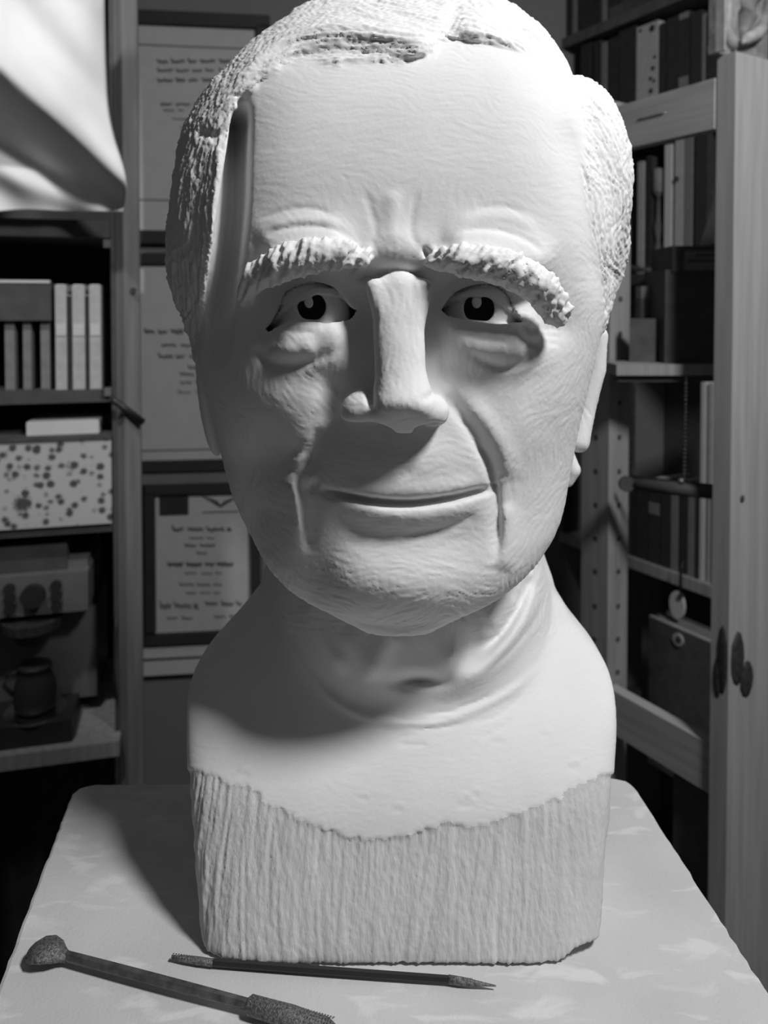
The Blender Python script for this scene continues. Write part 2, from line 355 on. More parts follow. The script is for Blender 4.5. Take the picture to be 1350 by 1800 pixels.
tube('pot_handle', [q + sd * .026 + Vector((0, 0, .068)), q + sd * .046 + Vector((0, 0, .064)), q + sd * .050 + Vector((0, 0, .045)), q + sd * .036 + Vector((0, 0, .026))], .0045, M['frame'], jg, 8)
tube('power_cord', [LP.xyz(200, 1085, -.001), LP.xyz(195, 1130, -.004), LP.xyz(194, 1190, -.003), LP.xyz(198, 1230, -.001)], .0022, M['wire'], cm, 8)
# ------------------------------------------------------------------ right: pine rack in front of a black bookcase
RP = Plane(at(1252, 540, 1.15)[:2], (-.508, .861)); RD = Vector((-.508, .861)); RF = Vector((.861, .508))   # along the rail, across to the right
rack = empty('pine_rack', (*(RP.at(1180) + RF * .03), 0), 'pine ladder rack with peg holes standing right of the bust', 'rack')
def prism(p, w, d, z0, z1):
    """plan rectangle from corner p: w across (RF), d along the rail (RD)"""
    return slab(p, p + RF * w, RD * d, z0, z1)
pn_ = Vector(at(1288, 540, 1.12)[:2])
zt_ = at(1288, 90, 1.12)[2]
near = box('post', prism(pn_, .11, .030, 0, zt_), M['pine'], rack, .0028)
pf = Vector(at(1072, 540, 1.335)[:2]); zf = at(1090, 178, 1.34)[2]
far = box('post', prism(pf, .050, .064, 0, zf), M['pine_dim'], rack, .003)
def rail(nm, v_near, hgt, thick):
    a = Vector(at(1256, v_near, 1.147)); b = a + Vector((RD.x, RD.y, 0)) * .215
    z1 = a.z; pts = slab(a[:2], b[:2], RF * thick, z1 - hgt, z1); return box(nm, pts, M['pine_x'], rack, .002)
ru = rail('rail', 137, .0745, .022); rl = rail('rail', 1314, .076, .022)
for i, v in enumerate((465, 526, 587, 647, 708, 769, 829, 888, 947, 1005, 1066, 1124, 1182)):
    for side in (0, 1):
        if side == 0: p = Vector((*(pf + RD * .030), 0)); ax = Vector((-RF.x, -RF.y, 0)); y = p.y; uu = 1046
        else: p = Vector((*(pf + RF * .026), 0)); ax = Vector((-RD.x, -RD.y, 0)); y = p.y; uu = 1091
        p.z = at(uu, v, y)[2]
        if i == 0 and side == 0: continue
        bm = bmesh.new(); disc_bm(bm, p - ax * .004, ax, .0052, .0043, 14); bm_obj('peg_hole', bm, M['black'], far)
def knot(u, v, su, sv, on, ax, y):
    p = Vector(at(u, v, y)); bm = bmesh.new(); bmesh.ops.create_icosphere(bm, subdivisions=2, radius=1)
    s = y / F
    for q in bm.verts: q.co = Vector((q.co.x * su * s, q.co.y * .003, q.co.z * sv * s))
    ang = math.atan2(ax.y, ax.x) + math.pi / 2
    bm.transform(Matrix.Translation(p) @ Matrix.Rotation(ang, 4, 'Z')); return bm_obj('knot', bm, M['knot'], on, True)
def face_y(u, v, n):
    d = at(u, v, 1.0); return (pn_.x * n.x + pn_.y * n.y) / (d.x * n.x + n.y)
def fy(u):   # depth of the front face of the near post at u
    return face_y(u, 1160, RD)
axf = Vector((-RD.x, -RD.y, 0)); axs = Vector((-RF.x, -RF.y, 0))
near['label'] = 'thick knotty pine post nearest the camera'; far['label'] = 'pine post with two columns of peg holes'
knot(1320, 515, 5, 12, near, axf, fy(1320)); knot(1303, 877, 8, 9, near, axf, fy(1303))
for u, v, su, sv in ((1296, 1158, 20, 50), (1312, 1194, 20, 34)): knot(u, v, su, sv, near, axf, fy(u))
def sy(u):
    return face_y(u, 1160, RF)
knot(1270, 1160, 11, 64, near, axs, sy(1270)); knot(1261, 1192, 8, 38, near, axs, sy(1261))
# staple on the upper rail
def on_rail(u, v, out=0):
    q = RP.at(u); return Vector((q.x - RF.x * out, q.y - RF.y * out, at(u, v, q.y)[2]))
ofs = .006
tube('staple', [on_rail(1121, 211, -.002), on_rail(1122, 210, .004 + ofs * 0), on_rail(1166, 199, .004), on_rail(1167, 199, -.002)], .0011, M['chrome'], ru, 8)

# small board between the posts, black tube below it
sb = empty('shelf_board', (*RP.at(1170, .03), RP.z(1170, 660)), 'short pine shelf board crossing the rack at eye level', 'shelf')
y0 = 1.235; pts = slab(at(1084, 640, y0)[:2], at(1262, 640, y0)[:2], (.0, .085), at(1170, 660, y0)[2], at(1170, 641, y0)[2]); box('board', pts, M['pine_dim'], sb, .002)
box('under_rail', slab(at(1086, 640, y0 + .01)[:2], at(1262, 640, y0 + .01)[:2], (0, .02), at(1170, 672, y0)[2], at(1170, 660.5, y0)[2]), M['black'], sb, .001)
bt = empty('black_rail', at(1170, 855, 1.21), 'black metal rail crossing the rack below the short board', 'rail')
tube('rail_tube', [at(1100, 850, 1.275), at(1266, 867, 1.175)], .0105, M['black'], bt, 14)
tube('rail_tube', [at(1106, 838, 1.30), at(1252, 855, 1.20)], .0035, M['wire'], bt, 10)
bm = bmesh.new(); p = Vector(at(1100, 850, 1.262)); disc_bm(bm, p, (.1, -1, .05), .013, .006, 18); bm_obj('end_cap', bm, M['black'], bt, bevel=.002)
bm = bmesh.new(); bmesh.ops.create_uvsphere(bm, u_segments=14, v_segments=8, radius=.0055); bm.transform(Matrix.Translation(Vector(at(1197, 846, 1.165)))); bm_obj('rail_bolt', bm, M['steel'], bt, True)

# ---- bookcase
BP = Plane(at(1195, 540, 1.6)[:2], (-.508, .861))
case = empty('bookcase', (*BP.at(1130, .15), 0), 'tall black bookcase behind the pine rack', 'bookcase')
ZB = dict(a=BP.z(1189, 1) + .024, b=BP.z(1130, 218), c=BP.z(1120, 481), f=BP.z(1107, 978), g=BP.z(1180, 1330), h=BP.z(1180, 1600))
box('back_panel', slab(BP.at(930, .25), BP.at(1420, .25), BP.n * .02, 0, 2.45), M['black'], case, .001)
for k, z in ZB.items():
    th = .024
    m_ = M['pine_dim'] if k == 'f' else M['black'] if k != 'a' else M['dark']
    box('shelf', slab(BP.at(930, .0), BP.at(1420, .0), BP.n * .25, z - th, z), m_, case, .0015)
box('side_panel', slab(BP.at(930), BP.at(915), BP.n * .27, 0, 2.45), M['black'], case, .001)
def bbook(u0, u1, vt, z, m, label, back=.01, depth=.16, marks=()):
    b = book(BP, u0, u1, vt, vt + 50, depth, M[m], back, label, ZB[z] + .0005)
    # cover box was built from v1: rebuild height from the shelf
    for i, (v0, v1, mm, nm) in enumerate(marks):
        q = box(nm, BP.box(u0 + 1.5, u1 - 1.5, v0, v1, .002, back - .0012), M[mm], b, 0)
    return b
# above the upper shelf
bbook(985, 1001, -95, 'a', 'bookd', 'black spine on the top bookcase shelf, nearest the bust')
bbook(1003, 1010, -90, 'a', 'bookm', 'thin dim spine on the top bookcase shelf')
bbook(1013, 1051, -100, 'a', 'bookd', 'wide black book on the top bookcase shelf, left of the thin grey one')
bbook(1054, 1062, -80, 'a', 'bookm', 'thin grey spine on the top bookcase shelf, right of the wide black one')
bbook(1065, 1090, -85, 'a', 'bookd', 'black book with faint lettered band on the top bookcase shelf', marks=[(10, 28, 'dark', 'title_band')])
# second row
row2 = [(1018, 1035, 78, 'bookd', 'black spine beside the bust hair on the second bookcase shelf'), (1040, 1052, 72, 'bookd', 'dark spine second from the hair on the second shelf'),
        (1054, 1063, 74, 'bookm', 'dim grey spine between dark ones near the bust hair'), (1066, 1082, 66, 'bookd', 'dark spine between the dim grey and wide black books'),
        (1084, 1113, 50, 'bookd', 'wide black book left of the pale book with dark marks')]
for a in row2: bbook(a[0], a[1], a[2], 'b', a[3], a[4])
pb = bbook(1115, 1152, 42, 'b', 'bookl', 'pale worn book with dark stains above the pine rail', marks=[])
bm = bmesh.new()
for u, v, r in ((1142, 50, .0075), (1122, 54, .004), (1141, 160, .0055), (1147, 100, .004), (1144, 120, .005), (1140, 138, .0045), (1146, 142, .004)):
    disc_bm(bm, BP.xyz(u, v, .0105), (-BP.n.x, -BP.n.y, 0), r, .0012, 9)
bm_obj('dark_stain', bm, M['bookd'], pb)['kind'] = 'stuff'
for a in [(1155, 1166, 40, 'bookd', 'thin black spine right of the pale stained book', ()), (1168, 1186, 30, 'bookd', 'black book second right of the pale stained book', ()),
          (1187, 1206, 22, 'bookd', 'black book with grey squares on spine, near the carved panel', [(22, 33, 'bookm', 'title_band'), (135, 153, 'bookm', 'shelf_mark')]),
          (1209, 1227, 20, 'bookd', 'black spine left of the thin streaked one beside the carved panel', ()), (1229, 1234, 25, 'bookm', 'thin streaked spine near the carved panel', ()), (1237, 1262, 20, 'bookd', 'black book right of the thin streaked spine', [(78, 90, 'bookm', 'title_band')])]:
    bbook(a[0], a[1], a[2], 'b', a[3], a[4], marks=a[5])
# third row, under the pine rail
bbook(1119, 1130, 284, 'c', 'bookl', 'pale slim spine beside the bust hair below the pine rail')
bbook(1134, 1143, 275, 'c', 'bookd', 'black spine right of the pale slim one below the rail')
bbook(1166, 1178, 254, 'c', 'white', 'whitish tall spine in the middle below the pine rail')
p4 = bbook(1184, 1199, 246, 'c', 'bookl', 'pale tall spine with black dot below the pine rail')
bm = bmesh.new(); disc_bm(bm, BP.xyz(1187, 315, .0102), (-BP.n.x, -BP.n.y, 0), .0065, .002, 14); bm_obj('spine_dot', bm, M['black'], p4)
bbook(1201, 1214, 236, 'c', 'bookm', 'dull grey spine right of the pale one with black dot')
bbook(1219, 1240, 234, 'c', 'bookd', 'broad black book right of the dull grey spine')
j = empty('glass_jar', BP.xyz(1156, 481, .02), 'small pale jar on a dark stand between slim spines', 'jar'); j.location.z = ZB['c']
q = Vector((j.location.x, j.location.y, 0))
bm = bmesh.new(); tube_bm(bm, [Vector((q.x, q.y, ZB['c'] + .0005 + h)) for h in (0, .01, .03, .05, .07, .10, .12, .165, .17)], [.016, .016, .007, .011, .006, .011, .006, .006, .012], 16); bm_obj('stand', bm, M['dark'], j, True)
bm = bmesh.new(); tube_bm(bm, [Vector((q.x, q.y, ZB['c'] + h)) for h in (.171, .175, .222, .226)], [.010, .0135, .0125, .009], 18); bm_obj('jar_body', bm, M['bookm'], j, True)
# trinkets and boxes on the short board
zs = at(1170, 641, y0)[2]
def small(nm, u0, u1, v0, v1, y, d, m, label, cat, parent=None, bev=.003, z0=None):
    pts = slab(at(u0, v1, y)[:2], at(u1, v1, y)[:2], (0, d), at((u0 + u1) / 2, v1, y)[2] if z0 is None else z0, at((u0 + u1) / 2, v0, y)[2])
    if parent is None: return tag(box(nm, pts, M[m], None, bev), label, cat)
    return box(nm, pts, M[m], parent, bev)
bag = empty('camera_bag', at(1210, 641, 1.26), 'black padded bag with grey label on the short rack board', 'bag'); bag.location.z = zs
small('bag_body', 1168, 1290, 474, 641, 1.262, .10, 'black', None, None, bag, .014, zs + .0005)
small('bag_flap', 1182, 1290, 432, 478, 1.258, .10, 'black', None, None, bag, .012)
small('bag_label', 1204, 1275, 441, 475, 1.2555, .004, 'bookm', None, None, bag, .001)['label'] = 'grey printed label on the flap'
small('label_bar', 1222, 1262, 446, 451, 1.2545, .002, 'dark', None, None, bag, .0005); small('label_bar', 1208, 1270, 456, 461, 1.2545, .002, 'dark', None, None, bag, .0005)
small('grey_carton', 1126, 1172, 525, 641, 1.33, .035, 'dark', 'dark grey carton on the short board behind the black bag', 'box', z0=zs + .0005)
zc2 = at(1149, 525, 1.33)[2]
small('pale_packet', 1127, 1172, 503, 525, 1.332, .03, 'bookm', 'pale crumpled packet on top of the dark grey carton', 'packet', z0=zc2 + .0005, bev=.005)
pf_ = tag(box('grey_folder', [Vector(q) for q in slab(at(1106, 641, 1.30)[:2], at(1152, 641, 1.285)[:2], (.004, .012), zs + .0005, at(1130, 560, 1.30)[2])], M['dark'], None, .001), 'dull grey folder leaning beside the rear post', 'folder')
# objects at the small tray level
zc = ZB['c']
tr_ = tag(small('tin_tray', 1112, 1180, 470, 487, 1.59, .05, 'bookm', None, None, None, .002, z0=zc + .0005), 'grey tin tray in front of the slim spines', 'tray')
bm = bmesh.new(); zz = at(1145, 470, 1.6)[2]
for i, (u, v) in enumerate(((1110, 470), (1116, 472), (1121, 469), (1136, 482), (1140, 480))):
    bmesh.ops.create_icosphere(bm, subdivisions=1, radius=.0042, matrix=Matrix.Translation(Vector(at(u, v - 1, 1.575 if i < 3 else 1.58))))
o = bm_obj('glass_beads', bm, M['chrome'], None); tag(o, 'small heap of glinting beads at the edge of the tin tray', 'jewellery', kind='stuff')
# lower left of the bag: conical white shade
bm = bmesh.new(); p = Vector(at(1262, 432, 1.30)); tube_bm(bm, [p, p + Vector((0, 0, .05)), p + Vector((0, 0, .09))], [.030, .014, .006], 20)
tag(bm_obj('white_funnel', bm, M['white'], None, True), 'white funnel standing on the black bag behind the front post', 'funnel')
# fourth row with the bead chain
bbook(1219, 1225, 676, 'f', 'bookm', 'dim thin spine behind the bead chain', back=.02) if False else None
strip = tag(box('metal_strip', BP.box(1106, 1112, 664, 832, .012, .012, z0=ZB['f'] + .0005), M['steel'], None, .001), 'bright metal strip beside the rear post of the rack', 'strip')
fo = empty('paper_folder', BP.xyz(1240, 860, 0), 'tall white folder standing beside the front post', 'folder')
fo.location.z = ZB['f']; zq = ZB['f'] + .0005
box('folder_sheet', BP.box(1234, 1241, 672, 852, .10, .012, z0=zq), M['white'], fo, .0005); box('folder_sheet', BP.box(1241.8, 1246, 676, 850, .10, .015, z0=zq), M['bookl'], fo, .0005); box('folder_sheet', BP.box(1247, 1254, 674, 850, .10, .012, z0=zq), M['bookl'], fo, .0005)
ch = empty('bead_chain', at(1206, 672, 1.22), 'hanging chain of small metal beads below the short board', 'chain'); n = 0
v = 675.0
while v < 842:
    bm = bmesh.new(); bmesh.ops.create_icosphere(bm, subdivisions=2, radius=.0030); bm.transform(Matrix.Translation(Vector(at(1206 - (v - 672) * .018, v, 1.22)))); bm_obj('bead', bm, M['steel'], ch, True); v += 7.2
tube('chain_cord', [at(1206, 661, 1.22), at(1203, 842, 1.22)], .0010, M['steel'], ch, 6)
# fifth row of books on the pine shelf
row5 = [(1113, 1121, 850, 'bookd', 'black spine next to the rear post above the pine bookcase shelf'), (1122, 1140, 848, 'bookd', 'black book second from the rear post on the pine bookcase shelf'), (1142, 1163, 855, 'bookd', 'black book with small pale label on the pine bookcase shelf'),
        (1165, 1180, 860, 'bookd', 'black spine left of the grey one on the pine bookcase shelf'), (1183, 1195, 862, 'bookm', 'grey spine in the middle of the pine bookcase shelf'), (1198, 1210, 868, 'bookd', 'black spine between two grey ones on the pine shelf'),
        (1213, 1224, 872, 'bookm', 'darker grey spine behind the hanging tag'), (1226, 1231, 872, 'bookd', 'thin black spine left of the bright slim one'),(1256, 1270, 870, 'bookd', 'black spine behind the front post beside the white folder')]
for i, a in enumerate(row5): bbook(a[0], a[1], a[2], 'f', a[3], a[4], marks=[(884, 904, 'bookm', 'spine_label')] if i == 2 else ())
for i, (a, b) in enumerate(((938, 952), (955, 975), (978, 1000))):
    bbook(a, b, 835 - i * 3, 'f', ('bookd', 'bookm', 'bookd')[i], ['black', 'dim grey', 'broad black'][i] + ' book just right of the bust jaw on the pine bookcase shelf')
# tag hanging from the shelf
kt = empty('key_tag', BP.xyz(1197, 1086, -.03), 'pale oval key tag on a ring hanging under the pine shelf', 'tag')
bm = bmesh.new(); p = BP.xyz(1196, 1063, -.03)
tube_bm(bm, [p + Vector((-BP.n.x, -BP.n.y, 0)) * .003, p - Vector((-BP.n.x, -BP.n.y, 0)) * .003], 1, 24)
for q in bm.verts:
    d = q.co - p; h = Vector((BP.d.x, BP.d.y, 0)); along = d.dot(h); q.co = p + h * along * .018 + Vector((0, 0, d.z * .028)) + Vector((-BP.n.x, -BP.n.y, 0)) * d.dot(Vector((-BP.n.x, -BP.n.y, 0)))
bm_obj('tag_plate', bm, M['white'], kt, bevel=.0008)
bm = bmesh.new(); disc_bm(bm, BP.xyz(1203, 1047, -.034), (-BP.n.x, -BP.n.y, 0), .0055, .004, 14); bm_obj('tag_stud', bm, M['chrome'], kt, bevel=.001)
tube('tag_strap', [BP.xyz(1203, 985, -.03), BP.xyz(1201, 1010, -.033), BP.xyz(1201, 1040, -.03)], .0032, M['wire'], kt, 8)
# binder box below
bd = empty('binder_box', BP.xyz(1190, 1330, -.02), 'dark binder box with pale rivet below the key tag', 'binder'); bd.location.z = ZB['g']
za = ZB['g'] + .0005
bx1, bx2, bx3 = BP.at(1146, -.05), BP.at(1268, -.05), BP.at(1146, .10)
zt1 = BP.z(1165, 1092, -.05)
box('binder_cover', slab(bx1, bx2, BP.n * .006, za, zt1), M['dark'], bd, .001)
box('binder_cover', slab(bx1 + BP.n * .055, bx2 + BP.n * .055, BP.n * .006, za, zt1), M['dark'], bd, .001)
box('binder_spine', slab(bx1 + BP.n * .006, bx1 + BP.n * .006 - BP.d * .004, BP.n * .049, za, zt1), M['dark'], bd, .001)
box('binder_pages', slab(bx1 + BP.n * .007 - BP.d * .006, bx2 + BP.n * .007, BP.n * .046, za, zt1 - .002), M['bookm'], bd, .0005)
box('top_edge', slab(bx1, bx2, BP.n * .007, zt1, zt1 + .003), M['bookl'], bd, .0005)
bm = bmesh.new(); disc_bm(bm, BP.xyz(1199, 1124, -.050), (-BP.n.x, -BP.n.y, 0), .0125, .004, 20); bm_obj('rivet', bm, M['bookl'], bd, bevel=.001)
bm = bmesh.new(); disc_bm(bm, BP.xyz(1199, 1124, -.0535), (-BP.n.x, -BP.n.y, 0), .0065, .002, 16); bm_obj('rivet_hole', bm, M['black'], bd)
cardz = tag(box('index_card', BP.box(1133, 1149, 1033, 1071, .003, .08), M['dark'], None, .0004), 'small dim card standing behind the binder box', 'card')
cardz.location.z = ZB['g'] + .0005; cardz.scale.z = (at(1141, 1033, BP.at(1141, .08).y)[2] - ZB['g']) / max(1e-4, cardz.dimensions.z)
# board leaning low behind the front post
tag(box('plywood_board', slab(RP.at(1252) + RF * .03, RP.at(1252) + RF * .03 + RD * .085, RF * .012, 0, at(1230, 1380, 1.20)[2]), M['dark'], None, .001), 'dull plywood board standing low behind the front post of the rack', 'board')

# ---- carved panel standing on the front post
cp = empty('carved_panel', (*(pn_ + RF * .06 + RD * .015), zt_), 'worn painted carving of a draped foot standing on top of the pine front post', 'carving')
cy = 1.125; zb = zt_ + .0008; e0 = pn_ + RD * .006 - RF * .018
box('backboard', slab(e0 + RD * .014, e0 + RD * .014 + RF * .125, RD * .012, zb, zb + .19), M['relief'], cp, .002)
def lump(nm, pts, rad, m, flat=.55): return tube(nm, pts, rad, m, cp, 14, 1.0)
def cpt(u, v, out=0.0):
    k = (u - PU) / F; pp = e0 + RD * (.014 - out); t = (k * pp.y - pp.x) / (RF.x - k * RF.y); q = pp + RF * t; return Vector((q.x, q.y, max(zb + .004, at(u, v, q.y)[2])))
box('side_strip', slab(e0, e0 + RF * .004, RD * .014, zb, zb + .19), M['relief_l'], cp, .001)
lump('robe_fold', [cpt(1273, -40), cpt(1272, 20), cpt(1271, 50), cpt(1277, 72), cpt(1283, 84)], [.006, .006, .007, .010, .008], M['relief_l'])
lump('robe_panel', [cpt(1305, -50), cpt(1306, 0), cpt(1303, 30), cpt(1298, 55), cpt(1296, 68)], [.020, .021, .018, .009, .004], M['relief'])
lump('leg', [cpt(1340, -40), cpt(1341, 10), cpt(1337, 35), cpt(1326, 56)], [.008, .009, .010, .009], M['relief'])
lump('foot', [cpt(1334, 50, .006), cpt(1322, 62, .008), cpt(1308, 68, .009), cpt(1299, 74, .008)], [.009, .0095, .009, .005], M['relief_l'])
for k in range(3): lump('toe', [cpt(1305 + 5 * k, 70, .012), cpt(1299 + 5 * k, 76 - k, .012)], [.0035, .0028], M['relief_l'])
# ------------------------------------------------------------------ worktable and tools
def on_table(u, v, lift=0):
    """where the table top is seen at (u, v)"""
    b = -(v - PV) / F; dy = CP + SP * b; dz = -SP + CP * b; t = (ZT + lift - CAMZ) / dz
    return Vector(((u - PU) / F * t, dy * t, ZT + lift))
A, Bq = on_table(131, 1377), on_table(1107, 1364)
Lq, Rq = on_table(0, 1711), on_table(1350, 1736)
dl, dr = (Lq - A).normalized(), (Rq - Bq).normalized()
Cq, Dq = A + dl * .42, Bq + dr * .42
tb = empty('worktable', ((A.x + Bq.x) / 2, .5, 0), 'square worn grey worktable smeared with plaster under the bust', 'table')
def rounded(pts, r, n=6):
    out = []
    for i, p in enumerate(pts):
        a = (pts[i - 1] - p).normalized(); b = (pts[(i + 1) % len(pts)] - p).normalized()
        s, e = p + a * r, p + b * r
        for k in range(n + 1):
            t = k / n; out.append((1 - t) ** 2 * s + 2 * t * (1 - t) * p + t * t * e)
    return out
ring = rounded([A, Bq, Dq, Cq], .018)
# uneven, worn rim
rr = []; rng = random.Random(8)
for a, b in zip(ring, ring[1:] + ring[:1]):
    n = max(1, int((b - a).length / .006))
    for k in range(n): rr.append(a + (b - a) * k / n)
cen = sum(rr, Vector()) / len(rr)
rr = [p + (p - cen).normalized() * (rng.uniform(-.0006, .0006) - .0012) for p in rr]
bm = bmesh.new()
levels = [(-.030, -.0015), (-.028, 0), (-.003, 0), (-.0009, -.0009), (0, -.003)]
rings = []
for dz, inn in levels:
    rings.append([bm.verts.new(p + (p - cen).normalized() * inn + Vector((0, 0, dz))) for p in rr])
for a, b in zip(rings[:-1], rings[1:]):
    for k in range(len(a)): bm.faces.new((a[k], a[(k + 1) % len(a)], b[(k + 1) % len(a)], b[k]))
bm.faces.new(rings[0][::-1]); bm.faces.new(rings[-1])
bm_obj('table_top', bm, M['board'], tb)
ins = [cen + (p - cen) * .8 for p in (A, Bq, Dq, Cq)]
for p in ins:
    box('leg', [Vector((p.x + sx * .02, p.y + sy * .02, z)) for z in (0, ZT - .0305) for sx, sy in ((-1, -1), (1, -1), (1, 1), (-1, 1))], M['pine_dim'], tb, .003)
for a, b in zip(ins, ins[1:] + ins[:1]):
    d = (b - a).normalized(); n = Vector((-d.y, d.x, 0)) * .009
    pts = [q + Vector((0, 0, z - ZT)) for z in (ZT - .10, ZT - .0305) for q in (a + d * .021 - n, b - d * .021 - n, b - d * .021 + n, a + d * .021 + n)]
    box('apron', pts, M['pine_dim'], tb, .002)

# double ended rasp in the foreground
def frame_pts(a, b):
    d = (b - a).normalized(); s = Vector((d.y, -d.x, 0)); return d, s
def teeth(bm, a, b, w, z, n, m):
    """rows of small pyramidal teeth on the flat of a rasp between a and b"""
    d, s = frame_pts(a, b); L = (b - a).length
    for i in range(n):
        for j in range(m):
            t = (i + .5) / n; q = (j + .5) / m * 2 - 1; ww = w(t); c = a + d * (L * t) + s * (q * ww * .85) + Vector((0, 0, z(t, q)))
            r = L / n * .42; h = .0006
            v = [bm.verts.new(c + d * x * r + s * y * min(r, ww / m) * .9) for x, y in ((-1, 0), (0, -1), (1, 0), (0, 1))]; tp = bm.verts.new(c + d * r * .3 + Vector((0, 0, h)))
            for k in range(4): bm.faces.new((v[k], v[(k + 1) % 4], tp))
def blade(bm, stations, n=12):
    """stations: (centre, direction, half width, half height)"""
    rings = []
    for c, d, w, h in stations:
        s = Vector((d.y, -d.x, 0)).normalized()
        rings.append([bm.verts.new(c + s * math.cos(k * 2 * math.pi / n) * w + Vector((0, 0, 1)) * math.sin(k * 2 * math.pi / n) * h) for k in range(n)])
    for a, b in zip(rings[:-1], rings[1:]):
        for k in range(n): bm.faces.new((a[k], a[(k + 1) % n], b[(k + 1) % n], b[k]))
    bm.faces.new(rings[0][::-1]); bm.faces.new(rings[-1])
p0, p1, p2, p3 = on_table(52, 1688), on_table(116, 1697), on_table(435, 1783), on_table(590, 1828)
t1 = empty('plaster_rasp', on_table(275, 1745), 'steel double ended rasp with a broad toothed head lying at the table front', 'tool')
d, s = frame_pts(p0, p1); z = lambda h: Vector((0, 0, h))
bm = bmesh.new(); L = (p1 - p0).length
prof = [(0, .0035, .0022), (.06, .0065, .0030), (.25, .0098, .0036), (.5, .0100, .0038), (.75, .0078, .0036), (.93, .0042, .0032), (1.05, .0028, .0030)]
blade(bm, [(p0 + d * L * t + z(.0052 + .003 * math.sin(t * 3)), d, w, h) for t, w, h in prof], 18)
hd = bm_obj('rasp_head', bm, M['rasp'], t1, True)
bm = bmesh.new(); teeth(bm, p0 + d * L * .06, p0 + d * L * .92, lambda t: np.interp(t, [0, .25, .5, .75, 1], [.005, .0092, .0095, .0072, .004]), lambda t, q: .0052 + .003 * math.sin(t * 3) + .0033 * math.sqrt(max(0, 1 - q * q * .8)), 15, 7)
o = bm_obj('tooth', bm, M['rasp'], hd); o['kind'] = 'stuff'
d2, s2 = frame_pts(p1, p2)
bm = bmesh.new(); st = [p1 + (p2 - p1) * t + z(.0058) for t in np.linspace(-.01, 1.01, 9)]
blade(bm, [(c, d2, .0026 + .0006 * math.sin(i / 8 * math.pi), .0030) for i, c in enumerate(st)], 6); bm_obj('shank', bm, M['steel'], t1)
d3, s3 = frame_pts(p2, p3); bm = bmesh.new(); L3 = (p3 - p2).length
blade(bm, [(p2 + d3 * L3 * t + z(.0058), d3, w, h) for t, w, h in [(0, .003, .0032), (.03, .0052, .0045), (.5, .0060, .0045), (.9, .0045, .004), (1, .002, .002)]], 14)
h2 = bm_obj('rasp_head', bm, M['rasp'], t1, True)
bm = bmesh.new(); teeth(bm, p2 + d3 * L3 * .03, p3 - d3 * L3 * .03, lambda t: .0052, lambda t, q: .0058 + .0042 * math.sqrt(max(0, 1 - q * q * .8)), 30, 5); o = bm_obj('tooth', bm, M['rasp'], h2); o['kind'] = 'stuff'
# slim rasp against the foot of the bust
q0, q1, q2, q3, q4 = [on_table(*c) for c in ((302, 1691), (375, 1701), (610, 1718), (790, 1731), (872, 1742))]
t2 = empty('slim_rasp', on_table(590, 1716), 'slim dark double ended rasp lying along the foot of the bust', 'tool')
def piece(nm, a, b, ws, m, n=10, lift=.0042, th=None):
    d, s = frame_pts(a, b); bm = bmesh.new(); k = len(ws)
    blade(bm, [(a + (b - a) * (i / (k - 1)) + z(lift), d, w, (th[i] if th else .0026)) for i, w in enumerate(ws)], n); return bm_obj(nm, bm, m, t2, n > 6)
w1 = piece('rasp_tip', q0, q1, [.0010, .0019, .0023, .0022], M['rasp'], 12, .0030, [.0012, .0018, .0020, .0020])
piece('shank', q1 - (q1 - q0) * .02, q3, [.0020, .0022, .0023, .0023, .0022, .0020], M['wire'], 6, .0030, [.0022] * 6)
w2 = piece('rasp_tip', q3 - (q4 - q3) * .02, q4, [.0021, .0023, .0018, .0010, .0004], M['rasp'], 12, .0030, [.0026, .0022, .0016, .0010, .0004])
for w_, a, b in ((w1, q0, q1), (w2, q3, q3 + (q4 - q3) * .5)):
    bm = bmesh.new(); teeth(bm, a, b, lambda t: .0018, lambda t, q: .0044, 16, 3); o = bm_obj('tooth', bm, M['rasp'], w_); o['kind'] = 'stuff'
# ------------------------------------------------------------------ the plaster bust
# The bust is carved as one implicit solid (lofted skull, hair, neck, chest block, nose, brows, ears,
# eyes) and then meshed; RELIEF is a map of modelled depth (creases, folds, lids) seen from the front.
MW, MH = 1360, 1812; MS = 2.0        # map covers this many px at MS px per texel
mw, mh = int(MW / MS), int(MH / MS)
GU, GV = np.meshgrid((np.arange(mw) + .5) * MS, (np.arange(mh) + .5) * MS)
GU = GU.astype(np.float32); GV = GV.astype(np.float32)

def curve_dist(U, V, line):
    """unsigned distance, side sign and arc parameter of the points to a polyline"""
    best = np.full(U.shape, 1e9, np.float32); side = np.zeros(U.shape, np.float32); par = np.zeros(U.shape, np.float32)
    n = len(line) - 1
    for i in range(n):
        a, b = line[i], line[i + 1]; d = b - a; L = float(d @ d) + 1e-9
        t = np.clip(((U - a[0]) * d[0] + (V - a[1]) * d[1]) / L, 0, 1)
        ex = U - (a[0] + t * d[0]); ey = V - (a[1] + t * d[1])
        q = ex * ex + ey * ey; m = q < best
        best[m] = q[m]; side[m] = np.sign(d[0] * ey - d[1] * ex)[m]; par[m] = (i + t[m]) / n
    return np.sqrt(best), side, par

def sstep(a, b, x):
    t = np.clip((x - a) / (b - a), 0, 1); return t * t * (3 - 2 * t)

